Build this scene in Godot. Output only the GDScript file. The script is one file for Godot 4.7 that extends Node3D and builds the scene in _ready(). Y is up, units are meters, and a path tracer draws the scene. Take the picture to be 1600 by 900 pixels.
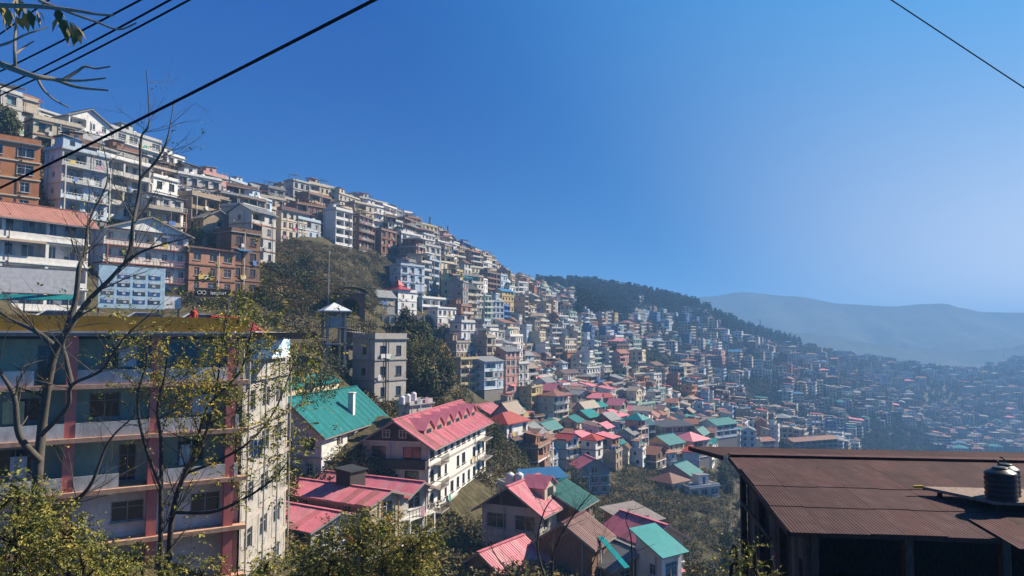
extends Node3D
# A hillside town seen across a steep valley: camera, sky and sun first, then terrain, houses, heroes, foreground.

const FPX := 1142.0
const PITCH := 4.0
var sp := sin(deg_to_rad(PITCH))
var cp := cos(deg_to_rad(PITCH))
var rng := RandomNumberGenerator.new()
var taken := {}
var M := {}          # materials
var T := {}          # textures
var mesh_store := {}

# ---------------------------------------------------------------- view helpers (pixel of the 1600 x 900 photograph + distance -> world point)
func P(px: float, py: float, d: float) -> Vector3:
	var x := (px - 800.0) / FPX
	var y := (450.0 - py) / FPX
	var fz := cp - y * sp
	return Vector3(x / fz * d, (y * cp + sp) / fz * d, -d)

func proj(p: Vector3) -> Vector2:
	var d := -p.z
	var zc := d * cp + p.y * sp
	var yc := p.y * cp - d * sp
	return Vector2(800.0 + FPX * p.x / zc, 450.0 - FPX * yc / zc)

func rf(a: float, b: float) -> float:
	return rng.randf_range(a, b)

func pick(a: Array):
	return a[rng.randi() % a.size()]

# ---------------------------------------------------------------- mesh builder
class MB:
	var v := PackedVector3Array()
	var n := PackedVector3Array()
	var c := PackedColorArray()
	var ix := PackedInt32Array()
	var col := Color.WHITE
	func tri(a: Vector3, b: Vector3, d: Vector3) -> void:   # counter-clockwise seen from outside
		var nn := (b - a).cross(d - a).normalized()
		var i := v.size()
		v.append(a); v.append(b); v.append(d)
		n.append(nn); n.append(nn); n.append(nn)
		c.append(col); c.append(col); c.append(col)
		ix.append(i); ix.append(i + 2); ix.append(i + 1)
	func quad(a: Vector3, b: Vector3, d: Vector3, e: Vector3) -> void:
		var nn := (d - a).cross(e - b).normalized()
		var i := v.size()
		v.append(a); v.append(b); v.append(d); v.append(e)
		n.append(nn); n.append(nn); n.append(nn); n.append(nn)
		c.append(col); c.append(col); c.append(col); c.append(col)
		ix.append(i); ix.append(i + 2); ix.append(i + 1)
		ix.append(i); ix.append(i + 3); ix.append(i + 2)
	func box(o: Vector3, s: Vector3, b := Basis.IDENTITY) -> void:   # centre, size
		var x := b.x * s.x * 0.5
		var y := b.y * s.y * 0.5
		var z := b.z * s.z * 0.5
		quad(o - x - y + z, o + x - y + z, o + x + y + z, o - x + y + z)
		quad(o + x - y - z, o - x - y - z, o - x + y - z, o + x + y - z)
		quad(o + x - y + z, o + x - y - z, o + x + y - z, o + x + y + z)
		quad(o - x - y - z, o - x - y + z, o - x + y + z, o - x + y - z)
		quad(o - x + y + z, o + x + y + z, o + x + y - z, o - x + y - z)
		quad(o - x - y - z, o + x - y - z, o + x - y + z, o - x - y + z)
	func bar(a: Vector3, b: Vector3, w: float, h: float, up := Vector3.UP) -> void:   # box between two points
		var z := (b - a)
		var l := z.length()
		if l < 0.0001: return
		z /= l
		var u := up
		if absf(z.dot(u)) > 0.98: u = Vector3.RIGHT
		var x := u.cross(z).normalized()
		box((a + b) * 0.5, Vector3(w, h, l), Basis(x, z.cross(x), z))
	func slab(a: Vector3, b: Vector3, d: Vector3, e: Vector3, t: float) -> void:   # sheet with thickness t under the ccw corners
		var dn := -((d - a).cross(e - b).normalized()) * t
		quad(a, b, d, e)
		quad(e + dn, d + dn, b + dn, a + dn)
		quad(a + dn, b + dn, b, a)
		quad(b + dn, d + dn, d, b)
		quad(d + dn, e + dn, e, d)
		quad(e + dn, a + dn, a, e)
	func tube(pts: PackedVector3Array, r0: float, r1: float, sides := 6) -> void:
		var k := pts.size()
		if k < 2: return
		var base := v.size()
		var side := Vector3.ZERO
		for i in k:
			var t := (pts[mini(i + 1, k - 1)] - pts[maxi(i - 1, 0)]).normalized()
			if i == 0:
				side = t.cross(Vector3.UP if absf(t.y) < 0.9 else Vector3.RIGHT).normalized()
			else:
				side = (side - t * side.dot(t)).normalized()
			var up := side.cross(t)
			var r := lerpf(r0, r1, float(i) / (k - 1))
			for j in sides:
				var a := TAU * j / sides
				var d := side * cos(a) + up * sin(a)
				v.append(pts[i] + d * r); n.append(d); c.append(col)
		for i in k - 1:
			for j in sides:
				var a := base + i * sides + j
				var b := base + i * sides + (j + 1) % sides
				ix.append(a); ix.append(b); ix.append(a + sides)
				ix.append(b); ix.append(b + sides); ix.append(a + sides)
	func lathe(o: Vector3, prof: Array, sides := 16) -> void:   # prof: [radius, y] from the bottom up
		var base := v.size()
		for i in prof.size():
			var p0: Vector2 = prof[maxi(i - 1, 0)]
			var p1: Vector2 = prof[mini(i + 1, prof.size() - 1)]
			var q: Vector2 = prof[i]
			var tn := (p1 - p0).normalized()
			for j in sides:
				var a := TAU * j / sides
				v.append(o + Vector3(cos(a) * q.x, q.y, sin(a) * q.x))
				n.append(Vector3(cos(a) * tn.y, -tn.x, sin(a) * tn.y).normalized()); c.append(col)
		for i in prof.size() - 1:
			for j in sides:
				var a := base + i * sides + j
				var b := base + i * sides + (j + 1) % sides
				ix.append(a); ix.append(b); ix.append(a + sides)
				ix.append(b); ix.append(b + sides); ix.append(a + sides)
	func mesh() -> ArrayMesh:
		var a := []
		a.resize(Mesh.ARRAY_MAX)
		a[Mesh.ARRAY_VERTEX] = v
		a[Mesh.ARRAY_NORMAL] = n
		a[Mesh.ARRAY_COLOR] = c
		a[Mesh.ARRAY_INDEX] = ix
		var m := ArrayMesh.new()
		m.add_surface_from_arrays(Mesh.PRIMITIVE_TRIANGLES, a)
		return m

func mb(col := Color.WHITE) -> MB:
	var b := MB.new()
	b.col = col
	return b

# ---------------------------------------------------------------- nodes
func numbered(s: String) -> String:
	if not taken.has(s):
		taken[s] = 0
		return s
	taken[s] += 1
	return "%s_%03d" % [s, taken[s]]

func tag(o: Node3D, label := "", category := "", group := "", kind := "") -> Node3D:
	if label: o.set_meta("label", label)
	if category: o.set_meta("category", category)
	if group: o.set_meta("group", group)
	if kind: o.set_meta("kind", kind)
	return o

func thing(called: String, label: String, category: String, at := Vector3.ZERO, turn := 0.0, group := "") -> Node3D:
	var o := Node3D.new()
	o.name = numbered(called)
	add_child(o)
	o.position = at
	o.rotation.y = turn
	tag(o, label, category, group)
	return o

func obj(called: String, what, mat: Material, parent: Node = null) -> MeshInstance3D:
	var o := MeshInstance3D.new()
	if what is MB:
		if what.v.size() == 0: return null
		o.mesh = what.mesh()
	else:
		o.mesh = what
	o.material_override = mat
	if parent == null:
		o.name = numbered(called)
		add_child(o)
	else:
		o.name = called
		parent.add_child(o, true)
	return o

# ---------------------------------------------------------------- textures and materials
func noise_img(w: int, h: int, freq: float, seed_: int, oct := 4) -> Image:
	var f := FastNoiseLite.new()
	f.noise_type = FastNoiseLite.TYPE_SIMPLEX_SMOOTH
	f.seed = seed_
	f.frequency = freq
	f.fractal_octaves = oct
	var im := f.get_seamless_image(w, h, false, false, 0.15, true)
	im.convert(Image.FORMAT_L8)
	return im

func tone(im: Image, lo: float, hi: float, gamma := 1.0) -> Image:   # grey noise -> linear factor between lo and hi, stored as sRGB
	var d := im.get_data()
	var out := PackedByteArray()
	out.resize(d.size())
	var lut := PackedByteArray()
	lut.resize(256)
	for i in 256:
		var x := pow(i / 255.0, gamma)
		var l := lerpf(lo, hi, x)
		lut[i] = clampi(int(Color(l, l, l).linear_to_srgb().r * 255.0), 0, 255)
	for i in d.size():
		out[i] = lut[d[i]]
	return Image.create_from_data(im.get_width(), im.get_height(), false, Image.FORMAT_L8, out)

func mul(a: Image, b: Image) -> Image:
	var da := a.get_data()
	var db := b.get_data()
	for i in da.size():
		da[i] = da[i] * db[i] / 255
	return Image.create_from_data(a.get_width(), a.get_height(), false, Image.FORMAT_L8, da)

func tex(im: Image) -> ImageTexture:
	var c: Image = im.duplicate()
	c.convert(Image.FORMAT_RGB8)
	return ImageTexture.create_from_image(c)

func ramp_tex(im: Image, cols: Array) -> ImageTexture:   # grey noise -> colours (linear), evenly spaced stops
	var d := im.get_data()
	var out := PackedByteArray()
	out.resize(d.size() * 3)
	var lut := []
	for i in 256:
		var x: float = i / 255.0 * (cols.size() - 1)
		var k := mini(int(x), cols.size() - 2)
		var cc: Color = cols[k].lerp(cols[k + 1], x - k).linear_to_srgb()
		lut.append(cc)
	for i in d.size():
		var cc: Color = lut[d[i]]
		out[i * 3] = int(cc.r * 255); out[i * 3 + 1] = int(cc.g * 255); out[i * 3 + 2] = int(cc.b * 255)
	return ImageTexture.create_from_image(Image.create_from_data(im.get_width(), im.get_height(), false, Image.FORMAT_RGB8, out))

func mat(called: String, lin: Color, rough := 0.9, texture: Texture2D = null, scale := 0.2, vertex := false, metal := 0.0) -> StandardMaterial3D:
	var m := StandardMaterial3D.new()
	m.resource_name = called
	m.albedo_color = lin.linear_to_srgb()
	m.roughness = rough
	m.metallic = metal
	m.metallic_specular = 0.35
	m.cull_mode = BaseMaterial3D.CULL_DISABLED
	if texture:
		m.albedo_texture = texture
		m.uv1_triplanar = true
		m.uv1_world_triplanar = true
		m.uv1_scale = Vector3.ONE * scale
	if vertex: m.vertex_color_use_as_albedo = true
	M[called] = m
	return m

func make_materials() -> void:
	var streak := noise_img(512, 128, 0.03, 3)
	streak.resize(512, 512, Image.INTERPOLATE_CUBIC)
	var blot := noise_img(512, 512, 0.012, 7, 5)
	var fine := noise_img(512, 512, 0.09, 11, 3)
	T.stain = tex(mul(mul(tone(streak, 0.60, 1.0, 0.6), tone(blot, 0.76, 1.0, 0.6)), tone(fine, 0.88, 1.0)))
	T.conc = tex(mul(mul(tone(streak, 0.58, 1.0, 0.6), tone(blot, 0.7, 1.0, 0.7)), tone(fine, 0.82, 1.0)))
	T.fade = tex(mul(mul(tone(blot, 0.62, 1.0, 0.8), tone(fine, 0.85, 1.0)), tone(streak, 0.82, 1.0)))
	var mid := noise_img(512, 512, 0.03, 21, 5)
	T.earth = ramp_tex(mid, [Color(0.016, 0.017, 0.008), Color(0.030, 0.029, 0.013), Color(0.050, 0.043, 0.019), Color(0.085, 0.066, 0.031), Color(0.15, 0.118, 0.068)])
	T.rust = ramp_tex(mul(tone(streak, 0.3, 1.0), tone(blot, 0.4, 1.0)), [Color(0.028, 0.016, 0.014), Color(0.050, 0.026, 0.022), Color(0.078, 0.040, 0.036), Color(0.105, 0.060, 0.054), Color(0.15, 0.10, 0.09)])
	T.bark = tex(mul(tone(streak, 0.4, 1.0), tone(fine, 0.5, 1.0)))
	mat("plaster", Color.WHITE, 0.9, T.stain, 0.11, true)
	mat("trim", Color.WHITE, 0.9, T.stain, 0.17, true)
	mat("stone", Color(0.9, 0.9, 0.9), 0.95, T.conc, 0.23, true)
	mat("concrete", Color(1, 1, 1), 0.95, T.conc, 0.13, true)
	mat("tin", Color.WHITE, 0.55, T.fade, 0.1, true)
	mat("rail", Color.WHITE, 0.6, null, 1.0, true)
	mat("glass", Color(0.02, 0.028, 0.035), 0.12).metallic_specular = 0.6
	mat("paint", Color.WHITE, 0.7, T.fade, 0.3, true)
	mat("earth", Color(1, 1, 1), 1.0, T.earth, 0.045)
	mat("rust", Color(1, 1, 1), 0.8, T.rust, 0.22, true)
	mat("wood", Color.WHITE, 0.9, T.bark, 0.8, true)
	mat("bark", Color.WHITE, 0.95, T.bark, 1.7, true)
	var lf := mat("leaf", Color.WHITE, 0.7, null, 1.0, true)
	lf.backlight_enabled = true
	lf.backlight = Color(0.35, 0.4, 0.2)
	mat("needle", Color.WHITE, 0.9, null, 1.0, true)
	mat("cable", Color(0.012, 0.012, 0.014), 1.0).metallic_specular = 0.05
	mat("tank", Color(0.012, 0.013, 0.015), 0.38)
	mat("car", Color.WHITE, 0.25, null, 1.0, true)
	mat("skin", Color.WHITE, 0.8, null, 1.0, true)
	mat("air_hill", Color.WHITE, 1.0, ramp_tex(noise_img(512, 512, 0.02, 51, 5), [Color(0.012, 0.02, 0.012), Color(0.025, 0.035, 0.022), Color(0.05, 0.055, 0.036), Color(0.10, 0.09, 0.06)]), 0.0024)
	mat("weathered", Color.WHITE, 0.95, tex(mul(mul(tone(streak, 0.35, 1.0, 0.5), tone(blot, 0.55, 1.0, 0.6)), tone(fine, 0.75, 1.0))), 0.17, true)

func make_view() -> void:
	var cam := Camera3D.new()
	cam.name = "camera"
	cam.fov = rad_to_deg(2.0 * atan(450.0 / FPX))
	cam.near = 0.1
	cam.far = 9000.0
	cam.rotation_degrees.x = PITCH
	add_child(cam)
	cam.current = true
	var az := deg_to_rad(63.0)
	var el := deg_to_rad(38.0)
	var sun_dir := Vector3(sin(az) * cos(el), sin(el), -cos(az) * cos(el))
	var sun := DirectionalLight3D.new()
	sun.name = "sun"
	sun.light_energy = 1.6
	sun.light_color = Color(1.0, 0.94, 0.84)
	sun.light_angular_distance = 0.5
	sun.shadow_enabled = true
	add_child(sun)
	sun.look_at_from_position(Vector3.ZERO, -sun_dir)
	# clear winter sky: deep blue overhead, paler low down and towards the sun's side
	var w := 512
	var h := 256
	var im := Image.create(w, h, false, Image.FORMAT_RGBF)
	for j in h:
		var e := (0.5 - (j + 0.5) / h) * PI
		var up := clampf(sin(e), 0.0, 1.0)
		for i in w:
			var a := ((i + 0.5) / w) * TAU
			var dir := Vector3(sin(a) * cos(e), sin(e), -cos(a) * cos(e))   # the left edge of a panorama looks along -z
			var g := clampf(dir.dot(sun_dir) * 0.5 + 0.5, 0.0, 1.0)
			var t := pow(1.0 - up, 6.5)
			var low := Color(0.03, 0.27, 0.65).lerp(Color(1.2, 1.15, 1.05), smoothstep(0.77, 0.93, g))
			var c := Color(0.0, 0.062, 0.31).lerp(Color(0.05, 0.32, 0.69), smoothstep(0.70, 1.02, g))
			c = c.lerp(low, t)
			im.set_pixel(i, j, c)
	var skm := PanoramaSkyMaterial.new()
	skm.panorama = ImageTexture.create_from_image(im)
	var sky := Sky.new()
	sky.sky_material = skm
	var env := Environment.new()
	env.background_mode = Environment.BG_SKY
	env.sky = sky
	env.background_energy_multiplier = 0.55
	env.tonemap_mode = Environment.TONE_MAPPER_LINEAR
	env.tonemap_exposure = 2.3
	env.sdfgi_enabled = true
	env.ssao_enabled = true
	env.ssil_enabled = true
	env.fog_enabled = true
	env.fog_density = 0.00036
	env.fog_light_color = Color(0.55, 0.77, 1.0)
	var we := WorldEnvironment.new()
	we.name = "surroundings"
	we.environment = env
	add_child(we)

# ---------------------------------------------------------------- terrain: one sheet through measured ground points (thin plate spline over bearing and log distance)
var tp_u := PackedFloat64Array()
var tp_v := PackedFloat64Array()
var tp_w := PackedFloat64Array()
var bump_noise := FastNoiseLite.new()

func solve_terrain() -> void:
	var seen_ground := [   # pixel x, pixel y, distance
		[0, 228, 135], [100, 245, 165], [200, 285, 200], [300, 318, 220], [370, 345, 260], [450, 345, 280], [560, 362, 330], [620, 368, 370], [700, 408, 480], [760, 438, 540], [830, 462, 620],
		[0, 320, 122], [100, 330, 130], [220, 380, 145], [330, 400, 160], [280, 330, 185],
		[60, 488, 104], [220, 492, 118], [330, 475, 133], [390, 470, 138],
		[400, 455, 145], [500, 480, 150], [450, 405, 210], [520, 385, 240], [600, 412, 265], [560, 466, 180],
		[620, 494, 250], [580, 506, 152], [690, 512, 262], [680, 590, 140], [645, 545, 150], [740, 614, 238], [760, 545, 275], [780, 480, 400], [850, 488, 520], [900, 525, 480],
		[830, 605, 370], [830, 665, 255], [930, 705, 225], [1000, 665, 330], [1100, 695, 375], [1060, 605, 480], [1000, 545, 600], [960, 487, 780], [1090, 492, 1000], [870, 462, 950], [950, 466, 950],
		[1200, 545, 1000], [1150, 603, 700], [1250, 692, 550], [1300, 622, 800], [1400, 602, 1150], [1350, 702, 700], [1250, 545, 1200], [1420, 574, 1350], [1500, 640, 1100], [1600, 702, 950], [1480, 592, 1700], [1600, 560, 1800],
		[600, 645, 106], [600, 640, 120], [555, 600, 127], [725, 840, 95], [700, 865, 82], [540, 722, 90], [668, 815, 90], [755, 735, 121], [500, 870, 75], [820, 870, 78], [930, 785, 188], [1000, 748, 218], [1010, 808, 172], [1050, 890, 85], [960, 930, 78], [1085, 785, 200], [740, 900, 70],
		[1600, 780, 500]]
	var hidden := [   # x, distance, height
		[0, 4, -3.0], [-6, 5, -3.0], [6, 5, -3.5], [0, 12, -8.0], [-10, 14, -8.5], [10, 14, -9.0], [0, 25, -14], [-14, 26, -13], [-28, 26, -12], [14, 26, -14], [0, 45, -21], [-12, 45, -18], [-34, 36, -14.5], [-26, 41, -15], [-18, 46, -16], [14, 45, -24], [30, 45, -26],
		[-50, 44, -6], [-42, 62, 0.0], [-30, 60, -1.5], [-60, 70, 2], [-34, 93, -9.5], [-37, 78, -4], [-22, 108, -13], [-30, 116, -3], [-50, 92, 1.5], [-24, 80, -16.5], [-27, 90, -16.5], [-75, 90, 12],
		[-150, 150, 40], [-170, 230, 45], [-150, 320, 45], [-110, 450, 42], [-60, 620, 35], [-200, 700, 20], [-100, 1000, 20], [0, 1300, 10], [300, 1500, -30], [600, 2000, -70], [1300, 1900, -60],
		[60, 70, -42], [110, 110, -58], [60, 140, -52], [24, 120, -38], [120, 230, -60], [220, 320, -85], [350, 450, -110], [600, 700, -130], [1000, 1100, -110], [200, 150, -95],
		[3.6, 3, -3.6], [2.6, 5, -4.2], [5, 8, -6.8], [9, 8, -7.2], [16, 14, -12.5], [12, 10, -8.5], [30, 25, -20], [72, 60, -46], [420, 350, -120], [1200, 1000, -130], [2500, 2100, -90], [-4, 3, -2.6], [-12, 10, -5], [-31, 25, -8], [-75, 60, 6], [-440, 350, 60], [-1200, 1000, 60], [-2600, 2100, 40]]
	var pts := []
	for g in seen_ground:
		var q := P(g[0], g[1], g[2])
		pts.append(q)
	for g in hidden:
		pts.append(Vector3(g[0], g[2], -g[1]))
	var n := pts.size()
	for q in pts:
		tp_u.append(warp_u(q.x, -q.z)); tp_v.append(warp_v(-q.z))
	var m := n + 3
	var a := []
	for i in m:
		var row := PackedFloat64Array()
		row.resize(m + 1)
		a.append(row)
	for i in n:
		for j in n:
			a[i][j] = tps((tp_u[i] - tp_u[j]) ** 2 + (tp_v[i] - tp_v[j]) ** 2)
		a[i][i] += 0.002
		a[i][n] = 1.0; a[i][n + 1] = tp_u[i]; a[i][n + 2] = tp_v[i]
		a[n][i] = 1.0; a[n + 1][i] = tp_u[i]; a[n + 2][i] = tp_v[i]
		a[i][m] = pts[i].y
	for k in m:
		var best := k
		for i in range(k + 1, m):
			if absf(a[i][k]) > absf(a[best][k]): best = i
		var sw = a[k]; a[k] = a[best]; a[best] = sw
		for i in range(k + 1, m):
			var f: float = a[i][k] / a[k][k]
			if f == 0.0: continue
			var ri: PackedFloat64Array = a[i]
			var rk: PackedFloat64Array = a[k]
			for j in range(k, m + 1): ri[j] -= f * rk[j]
			a[i] = ri
	tp_w.resize(m)
	for i in range(m - 1, -1, -1):
		var s: float = a[i][m]
		for j in range(i + 1, m): s -= a[i][j] * tp_w[j]
		tp_w[i] = s / a[i][i]
	bump_noise.seed = 5
	bump_noise.frequency = 0.035
	bump_noise.fractal_octaves = 4

func warp_u(x: float, d: float) -> float:
	return x / maxf(d, 3.0) * 1.6

func warp_v(d: float) -> float:
	return log(maxf(d, 3.0))

func tps(r2: float) -> float:
	return 0.0 if r2 < 1e-12 else 0.5 * r2 * log(r2)

func ground_exact(x: float, z: float) -> float:
	var d := -z
	var u := warp_u(x, d)
	var v := warp_v(d)
	var n := tp_u.size()
	var s := tp_w[n] + tp_w[n + 1] * u + tp_w[n + 2] * v
	for i in n:
		var du := u - tp_u[i]
		var dv := v - tp_v[i]
		var r2 := du * du + dv * dv
		if r2 > 1e-12: s += tp_w[i] * 0.5 * r2 * log(r2)
	s += bump_noise.get_noise_2d(x, z) * clampf(d * 0.012, 0.3, 3.5)
	return s

var nu := 190
var nv := 200
var grid := PackedFloat64Array()

func ground(x: float, z: float) -> float:   # height of the sheet, read between its grid points
	var d := clampf(-z, 3.3, 2290.0)
	var fi := clampf((x / d + 1.25) / 2.45 * (nu - 1), 0.0, nu - 1.001)
	var fj := clampf(log(d / 3.2) / log(2300.0 / 3.2) * (nv - 1), 0.0, nv - 1.001)
	var i := int(fi)
	var j := int(fj)
	var a := lerpf(grid[j * nu + i], grid[j * nu + i + 1], fi - i)
	var b := lerpf(grid[(j + 1) * nu + i], grid[(j + 1) * nu + i + 1], fi - i)
	return lerpf(a, b, fj - j)

func make_terrain() -> void:
	var b := mb()
	var idx := []
	for j in nv:
		var d := exp(lerpf(log(3.2), log(2300.0), float(j) / (nv - 1)))
		for i in nu:
			var u := lerpf(-1.25, 1.2, float(i) / (nu - 1))
			var x := u * d
			grid.append(ground_exact(x, -d))
			b.v.append(Vector3(x, grid[-1], -d))
	for j in nv:
		for i in nu:
			var a: Vector3 = b.v[j * nu + maxi(i - 1, 0)]
			var e: Vector3 = b.v[j * nu + mini(i + 1, nu - 1)]
			var c: Vector3 = b.v[maxi(j - 1, 0) * nu + i]
			var f: Vector3 = b.v[mini(j + 1, nv - 1) * nu + i]
			b.n.append((e - a).cross(f - c).normalized())
			b.c.append(Color.WHITE)
	for j in nv - 1:
		for i in nu - 1:
			var k := j * nu + i
			b.ix.append(k); b.ix.append(k + nu); b.ix.append(k + 1)
			b.ix.append(k + 1); b.ix.append(k + nu); b.ix.append(k + nu + 1)
	tag(obj("hillside", b, M.earth), "", "", "", "structure")
	# far valley floor and the hazy mountain ridges
	var vf := mb()
	vf.quad(Vector3(-4500, -150, -900), Vector3(4500, -150, -900), Vector3(4500, -150, -4600), Vector3(-4500, -150, -4600))
	tag(obj("valley_floor", vf, M.air_hill), "", "", "", "structure")
	ridge("mountain_ridge", 3000.0, [[-900, 560], [300, 540], [900, 500], [1040, 478], [1100, 464], [1165, 457], [1240, 463], [1330, 475], [1400, 479], [1440, 475], [1475, 474], [1500, 480], [1540, 488], [1600, 489], [1650, 486], [1900, 470], [2600, 500]], 31)
	ridge("mountain_ridge", 2350.0, [[-900, 590], [700, 580], [1000, 560], [1150, 530], [1250, 522], [1330, 532], [1420, 545], [1500, 550], [1560, 545], [1650, 530], [1800, 515], [2600, 540]], 47)

func ridge(called: String, d: float, prof: Array, sd: int) -> void:
	var f := FastNoiseLite.new()
	f.seed = sd
	f.frequency = 0.004
	f.fractal_octaves = 5
	var b := mb()
	var nx := 220
	var ny := 26
	for j in ny:
		var t := float(j) / (ny - 1)     # 0 crest, 1 foot (towards the camera)
		for i in nx:
			var px := lerpf(prof[0][0], prof[-1][0], float(i) / (nx - 1))
			var py := 0.0
			for k in prof.size() - 1:
				if px >= prof[k][0] and px <= prof[k + 1][0]:
					var s: float = (px - prof[k][0]) / float(prof[k + 1][0] - prof[k][0])
					py = lerpf(prof[k][1], prof[k + 1][1], s * s * (3 - 2 * s))
			var q := P(px, py, d)
			var spur := absf(f.get_noise_2d(q.x * 1.3, t * 300.0))
			var z := q.z + t * d * 0.26 * (1.0 + 0.35 * f.get_noise_2d(q.x, 77.0)) + spur * 260.0 * t
			var y := lerpf(q.y, -170.0, pow(t, 0.8)) + f.get_noise_2d(q.x * 1.0, z) * 46.0 * (0.15 + t) - spur * 90.0 * t * (1.0 - t) * 2.0
			b.v.append(Vector3(q.x, y, z))
	for j in ny:
		for i in nx:
			var a: Vector3 = b.v[j * nx + maxi(i - 1, 0)]
			var e: Vector3 = b.v[j * nx + mini(i + 1, nx - 1)]
			var c: Vector3 = b.v[maxi(j - 1, 0) * nx + i]
			var g: Vector3 = b.v[mini(j + 1, ny - 1) * nx + i]
			b.n.append(-(e - a).cross(g - c).normalized())
			b.c.append(Color.WHITE)
	for j in ny - 1:
		for i in nx - 1:
			var k := j * nx + i
			b.ix.append(k); b.ix.append(k + 1); b.ix.append(k + nx)
			b.ix.append(k + 1); b.ix.append(k + nx + 1); b.ix.append(k + nx)
	tag(obj(called, b, M.air_hill), "", "", "", "structure")

# ---------------------------------------------------------------- houses
# A house is described by a dictionary; its front face looks along local +z, its near left corner stands at the local origin's left front.
var PAL := {
	"white": Color(0.78, 0.77, 0.74), "cream": Color(0.70, 0.60, 0.43), "pale grey": Color(0.52, 0.52, 0.50), "beige": Color(0.56, 0.47, 0.36), "grey": Color(0.30, 0.30, 0.29),
	"pale blue": Color(0.48, 0.58, 0.68), "pink": Color(0.66, 0.36, 0.32), "yellow": Color(0.62, 0.48, 0.22), "orange": Color(0.50, 0.21, 0.09), "brown": Color(0.20, 0.12, 0.085),
	"brick": Color(0.33, 0.17, 0.11), "blue": Color(0.06, 0.16, 0.42), "pale green": Color(0.40, 0.55, 0.44), "tan": Color(0.40, 0.31, 0.22), "dark grey": Color(0.14, 0.14, 0.14)}
var ROOFC := {
	"pink": Color(0.68, 0.21, 0.26), "teal": Color(0.005, 0.20, 0.205), "red": Color(0.42, 0.06, 0.05), "grey": Color(0.24, 0.25, 0.26), "brown": Color(0.14, 0.075, 0.06), "rust": Color(0.28, 0.12, 0.08), "blue": Color(0.03, 0.17, 0.36), "white": Color(0.7, 0.7, 0.7), "dark": Color(0.06, 0.06, 0.065), "tan": Color(0.30, 0.24, 0.19)}

func pot(D: Dictionary, key: String, col: Color) -> MB:   # the builder of one part; far houses share one builder
	if D.has("*"):
		D["*"].col = col
		return D["*"]
	if not D.has(key): D[key] = mb()
	D[key].col = col
	return D[key]

func layout(w: float, sh: float, style: int) -> Array:   # openings of one storey: [x0, x1, y0, y1, depth, kind]
	var o := []
	match style:
		0:
			var k := maxi(1, int(w / 2.7))
			for i in k:
				var x := w * (i + 0.5) / k
				if k > 2 and rng.randf() < 0.1: continue
				var hw: float = pick([0.75, 0.75, 0.65, 0.5, 0.9])
				o.append([x - hw, x + hw, 0.8, 2.35, 0.2, 0])
		1:
			var k := maxi(1, int(w / 4.2))
			for i in k:
				o.append([w * i / k + 0.2, w * (i + 1) / k - 0.2, 0.85, sh - 0.28, 1.5, 1])
		2:
			var x := w * rf(0.4, 0.62)
			o.append([0.3, x - 0.25, 0.85, sh - 0.28, 1.5, 1])
			var k := maxi(1, int((w - x) / 2.4))
			for i in k:
				var xx := x + (w - x) * (i + 0.5) / k
				o.append([xx - 0.55, xx + 0.55, 0.9, 2.25, 0.16, 0])
		3:
			var k := maxi(1, int(w / 3.1))
			for i in k:
				var x := w * (i + 0.5) / k
				if k > 2 and rng.randf() < 0.08: continue
				var hw: float = pick([1.2, 1.2, 0.95, 0.7])
				o.append([x - hw, x + hw, 0.75, 2.4, 0.2, 0])
		4:
			var k := maxi(1, int(w / 4.5))
			for i in k:
				var x := w * (i + 0.5) / k + rf(-0.5, 0.5)
				x = clampf(x, 0.7, w - 0.7)
				o.append([x - 0.45, x + 0.45, 1.0, 2.1, 0.14, 0])
		5: pass
	return o

func facade(D: Dictionary, o: Vector3, r: Vector3, nr: Vector3, w: float, n: int, sh: float, style: int, wall: Color, lod: int, frame := Color(0.7, 0.7, 0.68), awning := false, base_style := -1) -> void:
	for k in n:
		var y0 := k * sh
		var op := layout(w, sh, base_style if (k == 0 and base_style >= 0) else style)
		var tint := wall * rf(0.86, 1.05)
		if rng.randf() < 0.1: tint = wall.lerp(Color(0.36, 0.34, 0.31), 0.7)   # a storey left in bare cement
		wall_row(D, o + Vector3.UP * y0, r, nr, w, sh, op, tint, lod, frame, awning)

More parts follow.
